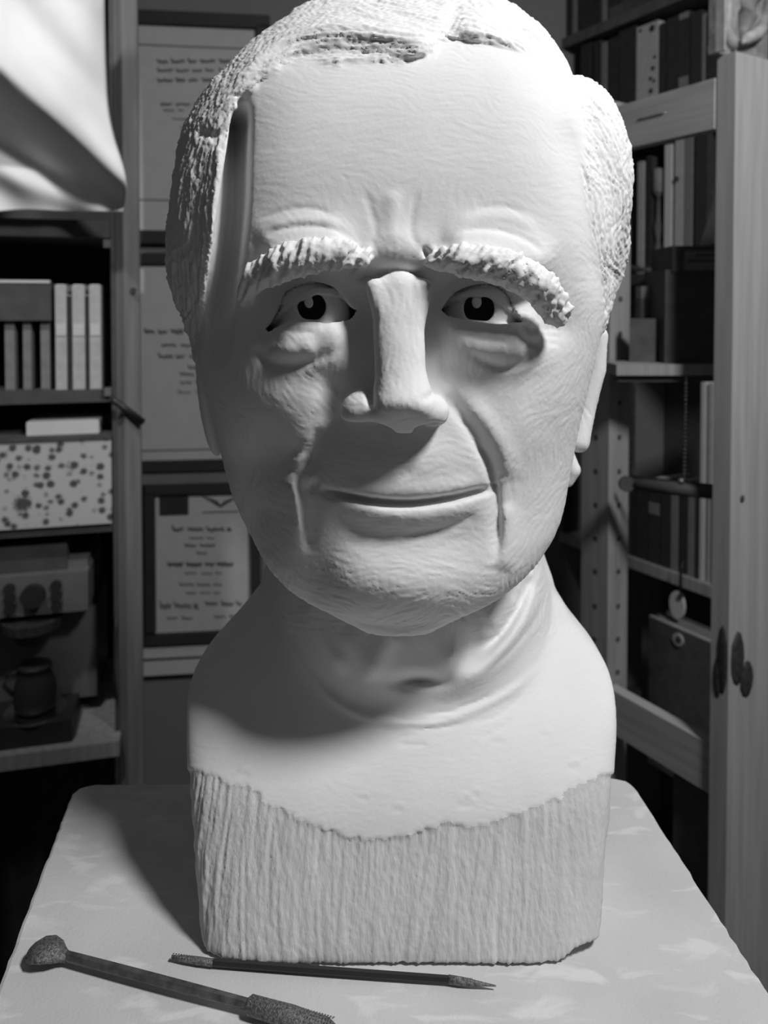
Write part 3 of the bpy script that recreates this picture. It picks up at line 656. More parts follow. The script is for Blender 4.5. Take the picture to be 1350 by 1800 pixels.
def stroke(M, pts, w, d, w2=None, taper=(.2, .2), pw=2.0):
    """add a ridge (d>0, mm) or groove (d<0) of half width w px along a curve; w2 is the half width
    on the side to the right of the drawing direction as seen in the picture (below for left-to-right)"""
    w2 = w if w2 is None else w2
    line = spline(pts, 8); r = max(w, w2) * 2.6 + 4
    u0, v0 = line.min(0) - r; u1, v1 = line.max(0) + r
    i0, i1 = max(0, int(u0 / MS)), min(mw, int(u1 / MS) + 2); j0, j1 = max(0, int(v0 / MS)), min(mh, int(v1 / MS) + 2)
    if i1 <= i0 or j1 <= j0: return
    sl = (slice(j0, j1), slice(i0, i1))
    dist, side, par = curve_dist(GU[sl], GV[sl], line)
    ww = np.where(side > 0, w2, w)
    amp = np.ones_like(dist)
    if taper[0]: amp = amp * sstep(-.02, taper[0], par)
    if taper[1]: amp = amp * sstep(-.02, taper[1], 1 - par)
    M[sl] += d * amp * np.exp(-np.power(dist / ww, pw))

def blob(M, u, v, su, sv, d, rot=0, pw=2.0):
    c, s = math.cos(math.radians(rot)), math.sin(math.radians(rot))
    a = (GU - u) * c + (GV - v) * s; b = -(GU - u) * s + (GV - v) * c
    M += d * np.exp(-np.power((a / su) ** 2 + (b / sv) ** 2, pw / 2))

def poly_sdf(pts, smooth=True):
    """signed distance in px (negative inside) of a closed outline, on the map"""
    p = np.array(pts, float)
    if smooth:
        q = np.vstack([p[-1], p, p[0], p[1]]); out = []
        for i in range(1, len(q) - 2):
            t = np.linspace(0, 1, 5, endpoint=False)[:, None]; a, b, c, d = q[i - 1], q[i], q[i + 1], q[i + 2]
            out.append(.5 * (2 * b + (c - a) * t + (2 * a - 5 * b + 4 * c - d) * t ** 2 + (3 * b - a - 3 * c + d) * t ** 3))
        p = np.vstack(out)
    p2 = np.vstack([p, p[:1]])
    best = np.full(GU.shape, 1e9, np.float32); ins = np.zeros(GU.shape, bool)
    for i in range(len(p)):
        a, b = p2[i], p2[i + 1]; d = b - a; L = float(d @ d) + 1e-9
        t = np.clip(((GU - a[0]) * d[0] + (GV - a[1]) * d[1]) / L, 0, 1)
        ex = GU - (a[0] + t * d[0]); ey = GV - (a[1] + t * d[1])
        best = np.minimum(best, ex * ex + ey * ey)
        if a[1] != b[1]:
            c = ((a[1] <= GV) != (b[1] <= GV)) & (GU < a[0] + (GV - a[1]) * d[0] / (b[1] - a[1]))
            ins ^= c
    return np.where(ins, -np.sqrt(best), np.sqrt(best)).astype(np.float32)

def sample(M, u, v):
    x = np.clip(u / MS - .5, 0, mw - 1.001); y = np.clip(v / MS - .5, 0, mh - 1.001)
    i = x.astype(np.int32); j = y.astype(np.int32); fx = x - i; fy = y - j
    return (M[j, i] * (1 - fx) + M[j, i + 1] * fx) * (1 - fy) + (M[j + 1, i] * (1 - fx) + M[j + 1, i + 1] * fx) * fy

def lic(seed, ang, length, blur=1):
    """noise smeared along a direction field (radians, picture axes): tool marks and strands"""
    rng = np.random.default_rng(seed)
    N = rng.standard_normal((mh, mw)).astype(np.float32)
    if blur > 1:
        for _ in range(blur - 1):
            N = (N + np.roll(N, 1, 0) + np.roll(N, -1, 0) + np.roll(N, 1, 1) + np.roll(N, -1, 1)) / 5
    c, s = np.cos(ang).astype(np.float32), np.sin(ang).astype(np.float32)
    acc = N.copy(); jj, ii = np.mgrid[0:mh, 0:mw].astype(np.float32)
    for sg in (1, -1):
        x, y = ii.copy(), jj.copy()
        for k in range(length):
            xi = np.clip(x + .5, 0, mw - 1).astype(np.int32); yi = np.clip(y + .5, 0, mh - 1).astype(np.int32)
            x = x + sg * c[yi, xi]; y = y + sg * s[yi, xi]
            xi = np.clip(x + .5, 0, mw - 1).astype(np.int32); yi = np.clip(y + .5, 0, mh - 1).astype(np.int32)
            acc += N[yi, xi]
    return acc / acc.std()

def field(guides):
    """direction field interpolated from guide strokes"""
    sc = np.zeros((mh, mw), np.float32); ss = np.zeros((mh, mw), np.float32)
    for pts in guides:
        l = spline(pts, 4)
        for a, b in zip(l[:-1], l[1:]):
            th = 2 * math.atan2(b[1] - a[1], b[0] - a[0]); m = (a + b) / 2
            w = 1 / (((GU - m[0]) ** 2 + (GV - m[1]) ** 2) + 300) ** 1.6
            sc += w * math.cos(th); ss += w * math.sin(th)
    return np.arctan2(ss, sc) / 2

def smooth_noise(seed, cell):
    rng = np.random.default_rng(seed); h, w = int(MH / cell) + 3, int(MW / cell) + 3
    g = rng.standard_normal((h, w)).astype(np.float32)
    x, y = GU / cell, GV / cell; i, j = x.astype(int), y.astype(int); fx, fy = x - i, y - j
    fx = fx * fx * (3 - 2 * fx); fy = fy * fy * (3 - 2 * fy)
    return (g[j, i] * (1 - fx) + g[j, i + 1] * fx) * (1 - fy) + (g[j + 1, i] * (1 - fx) + g[j + 1, i + 1] * fx) * fy

# ---- outlines (front view)
FACE = [(360, 640), (360, 540), (372, 440), (386, 340), (397, 270), (408, 205), (430, 170), (470, 135), (520, 114),
        (560, 118), (610, 120), (690, 111), (745, 100), (772, 88), (800, 76), (835, 84), (880, 104), (925, 132),
        (965, 158), (990, 205), (1012, 290), (1028, 380), (1040, 470), (1050, 560), (1056, 640), (1060, 800), (700, 1300), (330, 800)]
ROUGH = [(320, 1352), (345, 1355), (372, 1360), (400, 1374), (440, 1384), (470, 1410), (510, 1430), (560, 1453), (600, 1468),
         (640, 1475), (700, 1469), (750, 1458), (780, 1445), (815, 1450), (850, 1450), (900, 1430), (940, 1420), (985, 1396),
         (1035, 1370), (1065, 1362), (1110, 1355), (1110, 1790), (320, 1790)]
face_sdf = poly_sdf(FACE) + (5 * smooth_noise(41, 22) + 3 * smooth_noise(42, 9)) * sstep(260, 140, GV)
rough_sdf = poly_sdf(ROUGH, False) + 3.5 * smooth_noise(5, 9)

# ---- relief map, mm towards the viewer
R = np.zeros((mh, mw), np.float32)
# forehead planes and temples
blob(R, 470, 250, 90, 140, 1.5); blob(R, 930, 260, 80, 150, 1.5); blob(R, 700, 300, 130, 120, 1.5)
# arcs above the brows
for pts, w, d in [([(450, 388), (500, 370), (545, 366), (590, 378)], 4, -1.0), ([(452, 425), (490, 404), (540, 398), (590, 404), (625, 425)], 5, -1.6),
                  ([(470, 402), (510, 388), (560, 386), (600, 396)], 9, 1.4), ([(795, 412), (840, 402), (890, 408), (935, 428), (955, 445)], 5, -1.5),
                  ([(800, 392), (850, 380), (905, 385), (950, 408)], 10, 1.2), ([(830, 370), (880, 362), (930, 378)], 4, -.6),
                  ([(640, 330), (660, 400), (655, 440)], 6, -.8), ([(735, 330), (722, 400), (738, 440)], 6, -.8), ([(690, 330), (690, 430)], 16, 1.6)]:
    stroke(R, pts, w, d)
# glabella and the cut above the nose
blob(R, 695, 440, 62, 36, 6.0)
stroke(R, [(424, 180), (421, 260), (418, 360), (408, 460), (394, 560), (384, 650)], 16, -32, w2=24, taper=(.12, .45), pw=4)
stroke(R, [(988, 200), (1018, 300), (1038, 420), (1050, 530)], 14, -3, w2=24)
stroke(R, [(455, 448), (500, 430), (550, 424), (630, 430)], 36, 6.5, w2=30)
stroke(R, [(770, 430), (850, 432), (920, 448), (970, 480)], 36, 7.0, w2=30)
stroke(R, [(620, 488), (690, 484), (765, 490)], 12, -9, w2=9, taper=(.2, .2))
# frown cuts
stroke(R, [(742, 432), (755, 455), (775, 485)], 5, -6, taper=(.2, .5)); stroke(R, [(765, 436), (790, 470)], 10, 2.5)
stroke(R, [(640, 444), (622, 470), (604, 492)], 6, -5, taper=(.2, .5))
# sockets: the undersides of the brows run far back
blob(R, 545, 511, 92, 43, -13, pw=3.4); blob(R, 850, 512, 100, 42, -14, pw=3.4)
stroke(R, [(775, 582), (850, 588), (945, 594)], 20, 6.5, w2=58); stroke(R, [(480, 588), (540, 584), (610, 588)], 18, 3.0, w2=40)
blob(R, 645, 555, 34, 62, -8); blob(R, 760, 560, 20, 50, -4)
blob(R, 965, 575, 40, 34, -5)
# lower lids, bags
blob(R, 545, 612, 88, 38, 5.5, pw=2.6); blob(R, 862, 612, 92, 42, 6.0, pw=2.2); blob(R, 930, 600, 40, 40, 5)
stroke(R, [(478, 580), (530, 566), (590, 572), (630, 592)], 14, 3.2, w2=26)
stroke(R, [(470, 560), (505, 580), (560, 584)], 5, -1.6)
stroke(R, [(446, 604), (462, 630), (492, 642), (530, 638), (575, 624), (625, 606)], 13, -3.4, w2=9, taper=(.15, .45))
stroke(R, [(475, 606), (510, 618), (560, 606)], 22, 3.0)
stroke(R, [(775, 570), (830, 566), (890, 573), (925, 585)], 12, 3.0, w2=24)
stroke(R, [(805, 606), (845, 632), (885, 645), (922, 634), (938, 612)], 9, -2.6, w2=8, taper=(.4, .15))
stroke(R, [(800, 600), (850, 615), (905, 612)], 20, 1.5)
stroke(R, [(800, 582), (850, 596), (900, 602)], 5, -1.0)
stroke(R, [(915, 578), (930, 590), (950, 588)], 8, -4)
for k in range(3): stroke(R, [(945, 580 + 10 * k), (985, 578 + 14 * k)], 4, -1.0)
# cheeks
blob(R, 460, 700, 95, 80, 5.5); blob(R, 950, 700, 90, 85, 6.0)
blob(R, 452, 885, 52, 115, -10); blob(R, 480, 805, 70, 42, -6); blob(R, 552, 1020, 48, 60, -5)
blob(R, 905, 760, 45, 60, 4.5)
# cheek fold, right of the picture
stroke(R, [(778, 690), (808, 725), (838, 770), (860, 815), (870, 850)], 20, -4.2, w2=12, taper=(.2, .1))
stroke(R, [(800, 690), (850, 745), (885, 800), (890, 850)], 22, 3.4)
stroke(R, [(835, 775), (858, 812), (870, 858)], 6, -3.5, taper=(.3, .05))
stroke(R, [(868, 846), (875, 880), (876, 940), (872, 1000)], 6, -4.0, w2=13, taper=(.05, .4))
stroke(R, [(890, 880), (895, 950), (885, 1010)], 18, 3.0)
# cheek fold, left of the picture
blob(R, 590, 686, 26, 24, -7)
NG = np.zeros((mh, mw), np.float32); stroke(NG, [(643, 665), (650, 694), (656, 722)], 6, -5.5, taper=(.2, .3))
stroke(NG, [(775, 690), (756, 696), (740, 706)], 6, -1.5)
stroke(R, [(600, 700), (572, 735), (545, 790), (530, 830)], 22, -5.5, w2=22, taper=(.2, .2))
stroke(R, [(575, 730), (540, 775), (522, 820)], 9, 3.0); stroke(R, [(560, 745), (552, 790), (540, 830)], 7, -2.0)
stroke(R, [(510, 830), (520, 880), (527, 930), (530, 985)], 9, 7.0, w2=16, taper=(.2, .4))
stroke(R, [(538, 840), (541, 900), (540, 975)], 14, -4.0)
blob(R, 522, 812, 12, 9, 3.0); blob(R, 536, 806, 8, 6, 2.0)
# upper lip, mouth, lower lip
blob(R, 705, 815, 105, 55, 4.0); blob(R, 660, 780, 10, 40, 0)
stroke(R, [(712, 770), (712, 845)], 14, -1.0)
stroke(R, [(590, 845), (650, 862), (715, 866), (790, 860), (845, 848)], 18, 2.2)
stroke(R, [(556, 857), (600, 870), (660, 880), (720, 883), (790, 874), (840, 862), (862, 857)], 5.5, -11, w2=8, taper=(.25, .2), pw=2.6)
stroke(R, [(560, 856), (545, 850)], 12, -3); blob(R, 868, 858, 14, 12, -1.5)
stroke(R, [(560, 872), (610, 890), (670, 904), (735, 906), (810, 893), (858, 872)], 16, 4.2, w2=22, taper=(.5, .3))
stroke(R, [(560, 905), (610, 930), (660, 946), (725, 950), (800, 935), (850, 905)], 20, -3.2, w2=50, taper=(.45, .3))
stroke(R, [(700, 946), (790, 925), (840, 900)], 7, -1.6)
# chin and jaw rim
blob(R, 705, 1030, 120, 55, 4.5)
stroke(R, [(470, 1000), (520, 1052), (570, 1084), (640, 1106), (700, 1113), (760, 1104), (810, 1080)], 8, 1.5)
stroke(R, [(470, 880), (450, 930), (470, 980)], 20, -1.5)
# neck cords and the pit
NK = np.zeros((mh, mw), np.float32)
blob(NK, 705, 1150, 105, 62, 9, pw=2.6)
stroke(NK, [(690, 1110), (668, 1150), (655, 1200)], 18, 6, taper=(.1, .3)); stroke(NK, [(800, 1080), (800, 1130), (782, 1185)], 13, 7, taper=(.1, .3))
stroke(NK, [(600, 1105), (640, 1160), (655, 1200)], 14, 3)
blob(NK, 735, 1198, 42, 13, -13); blob(NK, 745, 1150, 30, 35, -3)
stroke(NK, [(950, 990), (935, 1060), (895, 1130), (830, 1190), (760, 1232)], 20, 8, w2=20, taper=(.1, .3))
stroke(NK, [(935, 1010), (910, 1070), (880, 1115), (840, 1150)], 9, -8, taper=(.1, .3))
blob(NK, 826, 1132, 30, 30, -11, rot=-35)
stroke(NK, [(962, 1000), (955, 1060), (910, 1130), (850, 1190)], 5, -2.5)
stroke(NK, [(905, 1045), (850, 1095)], 22, 3)
stroke(NK, [(530, 1050), (560, 1120), (610, 1190)], 14, 5); stroke(NK, [(500, 1090), (540, 1160), (600, 1230)], 10, -2)
stroke(NK, [(540, 1180), (590, 1235), (660, 1265), (740, 1272), (820, 1255), (900, 1215), (960, 1160)], 8, 3.0)
for a, b, c in [((690, 1262), (740, 1268), (800, 1262)), ((800, 1245), (835, 1235), (868, 1218)), ((820, 1275), (880, 1255), (925, 1215)),
                ((700, 1308), (730, 1310), (752, 1308)), ((700, 1275), (760, 1281), (830, 1270)), ((845, 1300), (880, 1280), (900, 1262)), ((740, 1255), (790, 1252), (815, 1246))]:
    stroke(NK, [a, b, c], 3, -1.3)
# chest blemishes
for u, v, s in [(875, 1300, 12), (820, 1410, 16), (835, 1395, 10), (1010, 1345, 12), (700, 1420, 9), (640, 1400, 8), (430, 1358, 10), (960, 1290, 9)]:
    stroke(NK, [(u - s, v), (u, v - s * .8), (u + s, v - s * .3)], 3, .8); stroke(NK, [(u - s, v + 4), (u, v + s * .5), (u + s * .8, v + 2)], 3, -.8)

# ---- hair: long waves
H = np.zeros((mh, mw), np.float32)
stroke(H, [(770, 84), (735, 72), (690, 60), (630, 48), (560, 46), (500, 66), (445, 106), (395, 165), (360, 225)], 34, 8.0, w2=22, taper=(.12, .3))
stroke(H, [(745, 102), (690, 96), (630, 92), (570, 92), (515, 104), (460, 134)], 13, -2.2, w2=10, taper=(.3, .3))
stroke(H, [(735, 84), (690, 78), (640, 74), (590, 72)], 6, -1.6); stroke(H, [(700, 100), (640, 100), (560, 104)], 7, 1.8)
stroke(H, [(690, 44), (620, 30), (540, 34), (470, 70)], 8, -1.6); stroke(H, [(560, 66), (500, 84), (440, 130)], 6, -1.4)
stroke(H, [(760, 92), (785, 60), (800, 25), (800, 0)], 12, -2.4)
stroke(H, [(800, 58), (860, 58), (925, 88), (985, 138)], 22, 5.0, w2=16)
stroke(H, [(815, 84), (870, 92), (925, 120), (970, 152)], 8, -2.2); stroke(H, [(850, 76), (910, 98), (965, 138)], 5, -1.4)
stroke(H, [(800, 36), (870, 36), (940, 72), (990, 126)], 8, -1.6)
stroke(H, [(1000, 125), (990, 155), (996, 190)], 9, -2.5)
stroke(H, [(345, 235), (360, 235), (385, 240), (410, 215)], 8, -3.0)
stroke(H, [(385, 240), (378, 330), (368, 430)], 6, 2.0); stroke(H, [(355, 260), (345, 380), (340, 460)], 8, -1.5)
GH = [[(770, 80), (700, 84), (620, 76), (540, 80), (470, 110), (410, 165), (360, 235)], [(740, 105), (640, 108), (540, 116), (460, 150)],
      [(780, 60), (700, 40), (600, 20), (480, 50), (400, 120)], [(805, 62), (870, 75), (930, 110), (985, 160)], [(810, 30), (890, 40), (960, 90), (1010, 160)],
      [(360, 240), (335, 330), (325, 450), (330, 540)], [(405, 230), (385, 330), (370, 450)], [(1000, 140), (1050, 200), (1090, 280)],
      [(1010, 230), (1060, 330), (1070, 450)], [(1100, 250), (1105, 360), (1085, 480), (1060, 580)], [(1035, 300), (1050, 420), (1060, 560)]]
hair_ang = field(GH)
STR = .75 * lic(1, hair_ang, 12, 1) + .55 * lic(2, hair_ang + .5 * smooth_noise(3, 40), 7, 1)
STR = np.clip(STR, -2.6, 2.6)
GRV = lic(11, np.full((mh, mw), math.pi / 2, np.float32) + .10 * smooth_noise(12, 120) + .05, 28, 2) * .8 + .35 * lic(13, np.full((mh, mw), 1.52, np.float32), 14, 1)
GRV = np.clip(GRV, -2.2, 2.4)
SCR = lic(21, field([[(450, 300), (600, 260), (800, 270), (1000, 330)], [(450, 200), (700, 190), (950, 220)], [(640, 420), (600, 330)], [(760, 420), (800, 330)],
                     [(430, 700), (500, 800)], [(960, 700), (900, 800)], [(690, 500), (700, 700)], [(600, 800), (830, 800)], [(560, 1000), (700, 980), (860, 1000)],
                     [(620, 1080), (760, 1030)], [(450, 900), (480, 1000)], [(930, 900), (900, 1000)], [(560, 910), (840, 910)]]) + .5 * smooth_noise(22, 45), 5, 1)
SCR = np.clip(SCR, -2.5, 2.5)
BRW = np.clip(lic(31, field([[(440, 500), (460, 450)], [(500, 470), (520, 420)], [(560, 465), (575, 420)], [(610, 450), (640, 415)], [(770, 470), (810, 430)],
                             [(830, 480), (870, 440)], [(880, 490), (920, 455)], [(930, 520), (965, 480)], [(960, 550), (990, 510)]]), 5, 2), -2.5, 2.5)

# ---- implicit pieces (metres)
def zof(v, D): return at(PU, v, D)[2]
def table_fn(rows, D=None):
    """rows of (v, D, value) -> function of z"""
    r = sorted([(zof(v, d), val) for v, d, val in rows]); z = np.array([q[0] for q in r]); a = np.array([q[1] for q in r])
    zz = np.linspace(z[0], z[-1], 160)
    # monotone-ish smoothing of the linear table
    a2 = np.interp(zz, z, a); k = 4; pad = np.pad(a2, k, mode='edge'); a2 = np.convolve(pad, np.ones(2 * k + 1) / (2 * k + 1), 'valid')
    return lambda q: np.interp(q, zz, a2).astype(np.float32)
def table_raw(rows):
    r = sorted([(zof(v, d), val) for v, d, val in rows]); z = np.array([q[0] for q in r]); a = np.array([q[1] for q in r])
    return lambda q: np.interp(q, z, a).astype(np.float32)
class Loft:
    def __init__(s, rows, front, back, n, raw=False):
        tf = table_raw if raw else table_fn
        s.xl = tf([(v, D, (ul - PU) * D / F) for v, D, ul, ur in rows]); s.xr = tf([(v, D, (ur - PU) * D / F) for v, D, ul, ur in rows])
        s.yc = tf([(v, D, D) for v, D, ul, ur in rows])
        s.yf = tf([(v, D, D) for v, D in front]); s.yb = tf([(v, D, yb) for v, D, yb in back]); s.nr = 9.; s.n = n if callable(n) else (lambda z: n)
        zs = [zof(v, D) for v, D, _, _ in rows]; s.z0, s.z1 = min(zs), max(zs)
    def __call__(s, x, y, z):
        xl, xr = s.xl(z), s.xr(z); a = np.maximum((xr - xl) / 2, .002); dx = np.abs(x - (xl + xr) / 2)
        yc = s.yc(z); dy = y - yc; b = np.where(dy < 0, np.maximum(yc - s.yf(z), .003), np.maximum(s.yb(z) - yc, .003)); dy = np.abs(dy)
        n = s.n(z); n = np.where(x > (xl + xr) / 2, np.minimum(n, s.nr), n); q = np.power(np.power(dx / a, n) + np.power(dy / b, n) + 1e-9, 1 / n); p = np.sqrt(dx * dx + dy * dy)
        f = np.where(q < .3, (q - 1) * np.minimum(a, b), (1 - 1 / np.maximum(q, .3)) * p)
        over = np.maximum(z - s.z1, s.z0 - z)
        return np.where(over > 0, np.sqrt(np.maximum(f, 0) ** 2 + over ** 2), f).astype(np.float32)
def ellipsoid(x, y, z, c, r, rot=None):
    p = np.stack([x - c[0], y - c[1], z - c[2]], -1)
    if rot is not None: p = p @ np.array(rot.to_matrix(), np.float32)
    k0 = np.sqrt(((p / np.array(r, np.float32)) ** 2).sum(-1)); k1 = np.sqrt(((p / np.array(r, np.float32) ** 2) ** 2).sum(-1))
    return (k0 * (k0 - 1) / np.maximum(k1, 1e-6)).astype(np.float32)
def chain(x, y, z, pts):
    """tapered capsules through (u, v, D, radius in mm)"""
    best = None; P = [(np.array(at(u, v, D)), r / 1000) for u, v, D, r in pts]
    for (a, ra), (b, rb) in zip(P[:-1], P[1:]):
        d = b - a; L = float(d @ d) + 1e-12
        t = np.clip(((x - a[0]) * d[0] + (y - a[1]) * d[1] + (z - a[2]) * d[2]) / L, 0, 1)
        q = np.sqrt((x - a[0] - t * d[0]) ** 2 + (y - a[1] - t * d[1]) ** 2 + (z - a[2] - t * d[2]) ** 2) - (ra + (rb - ra) * t)
        best = q if best is None else np.minimum(best, q)
    return best.astype(np.float32)
def smin(a, b, k):
    h = np.maximum(k - np.abs(a - b), 0) / k; return np.minimum(a, b) - h * h * k * .25
def smax(a, b, k): return -smin(-a, -b, k)

SKULL = Loft([(-14, .60, 690, 716), (0, .60, 600, 815), (30, .595, 530, 890), (70, .585, 475, 945), (110, .575, 445, 978), (150, .565, 425, 992), (200, .56, 412, 998), (300, .555, 400, 1014), (400, .553, 386, 1026),
              (500, .552, 372, 1034), (560, .552, 364, 1042), (600, .552, 356, 1036), (650, .55, 360, 1028), (700, .547, 372, 1018), (750, .545, 382, 1010), (800, .542, 392, 1003),
              (850, .537, 402, 995), (900, .530, 419, 988), (950, .520, 441, 966), (1000, .508, 474, 930), (1030, .500, 505, 895), (1060, .492, 545, 855), (1085, .484, 590, 812), (1103, .477, 640, 765), (1113, .472, 690, 715)],
             [(-14, .59), (0, .565), (30, .53), (60, .507), (100, .488), (150, .476), (200, .469), (300, .461), (400, .457), (450, .457), (500, .461), (560, .463), (650, .460),
              (750, .457), (820, .452), (880, .4515), (940, .4525), (1000, .449), (1050, .449), (1080, .4535), (1100, .461), (1113, .471)],
             [(-14, .6, .61), (0, .6, .66), (60, .59, .71), (150, .565, .74), (500, .55, .745), (700, .547, .73), (800, .542, .70), (900, .53, .65), (1000, .51, .60), (1060, .492, .54), (1113, .472, .474)],
             table_fn([(-14, .6, 2.3), (60, .55, 2.7), (150, .52, 3.3), (500, .50, 3.5), (600, .50, 2.9), (700, .50, 2.4), (800, .50, 2.05), (1000, .48, 2.0), (1113, .47, 2.1)]))
HAIR = Loft([(-17, .59, 660, 790), (-12, .59, 610, 845), (0, .59, 560, 885), (15, .585, 525, 912), (30, .58, 514, 922), (50, .575, 492, 942), (80, .57, 455, 966), (120, .565, 418, 982), (160, .56, 379, 996), (200, .558, 354, 1012), (250, .556, 331, 1040), (320, .556, 322, 1060),
             (380, .556, 314, 1070), (450, .556, 309, 1070), (510, .556, 312, 1066), (545, .556, 325, 1062), (580, .556, 338, 1058), (640, .556, 350, 1040), (720, .57, 390, 1000), (800, .59, 430, 960)],
            [(-17, .575), (-12, .56), (0, .538), (15, .52), (30, .506), (50, .500), (80, .4915), (120, .4815), (200, .470), (300, .456), (400, .452), (800, .48)],
            [(-17, .59, .605), (0, .59, .68), (60, .575, .72), (150, .56, .75), (400, .556, .76), (600, .556, .75), (800, .59, .70)],
            table_fn([(-17, .59, 2.3), (120, .55, 2.4), (220, .53, 2.9), (450, .53, 2.9), (600, .55, 2.4), (800, .59, 2.3)]))
HAIR.nr = 2.35
NECK = Loft([(850, .66, 500, 930), (960, .645, 478, 950), (1010, .64, 468, 963), (1060, .63, 462, 972), (1100, .62, 450, 985), (1150, .60, 440, 1000), (1250, .575, 430, 1010), (1400, .555, 430, 1010)],
            [(850, .545), (960, .528), (1060, .517), (1120, .512), (1180, .511), (1230, .512), (1300, .52), (1400, .53)],
            [(850, .64, .72), (1100, .62, .70), (1250, .58, .60), (1400, .56, .585)], 2.2)
CHEST = Loft([(1035, .61, 500, 930), (1050, .605, 460, 962), (1075, .60, 430, 985), (1110, .59, 392, 1026), (1150, .572, 352, 1062), (1185, .558, 334, 1076), (1220, .547, 330, 1081), (1260, .540, 332, 1079), (1310, .532, 336, 1071),
              (1370, .525, 341, 1065), (1450, .512, 347, 1056), (1550, .502, 357, 1048), (1620, .495, 366, 1040), (1660, .492, 374, 1036), (1700, .490, 380, 1030), (1790, .45, 386, 1024)],
             [(1035, .60), (1050, .59), (1110, .57), (1150, .555), (1200, .537), (1240, .522), (1280, .508), (1330, .494), (1380, .483), (1430, .475), (1500, .468), (1600, .4575), (1660, .4515), (1700, .4475), (1790, .447)],
             [(1035, .61, .66), (1100, .60, .66), (1200, .56, .625), (1400, .53, .59), (1790, .45, .565)],
             table_fn([(1035, .61, 2.8), (1150, .575, 3.6), (1250, .545, 3.9), (1350, .53, 4.6), (1450, .512, 5.5), (1700, .49, 6.5)]))
EYES = [dict(c=at(548, 553, .4945), r=.0245, iris=(548, 539, 25), peg=(543, 532, 8),
             up=[(478, 577), (495, 556), (525, 532), (560, 518), (600, 524), (625, 548)], crease=[(474, 572), (502, 526), (545, 497), (590, 507), (616, 540)],
             low=[(480, 575), (510, 563), (550, 562), (600, 568), (628, 566)], band=.0042),
        dict(c=at(845, 556, .4950), r=.0245, iris=(842, 542, 27), peg=(838, 531, 9),
             up=[(765, 552), (790, 535), (820, 524), (848, 521), (875, 531), (900, 552), (918, 570)], crease=[(774, 546), (802, 513), (850, 499), (885, 511), (906, 548), (918, 566)],
             low=[(768, 558), (800, 560), (850, 564), (900, 570), (920, 573)], band=.0044)]
def above(pts):
    """map: px above a curve (positive above)"""
    l = spline(pts, 10); o = np.argsort(l[:, 0]); x = np.concatenate([[l[o][0, 0] - 60], l[o][:, 0], [l[o][-1, 0] + 60]])
    y = np.concatenate([[l[o][0, 1] + 50], l[o][:, 1], [l[o][-1, 1] + 30]])
    return np.interp(GU, x, y).astype(np.float32) - GV
for e in EYES: e['upm'] = above(e['up']); e['lowm'] = above(e['low']); e['crm'] = above(e['crease'])

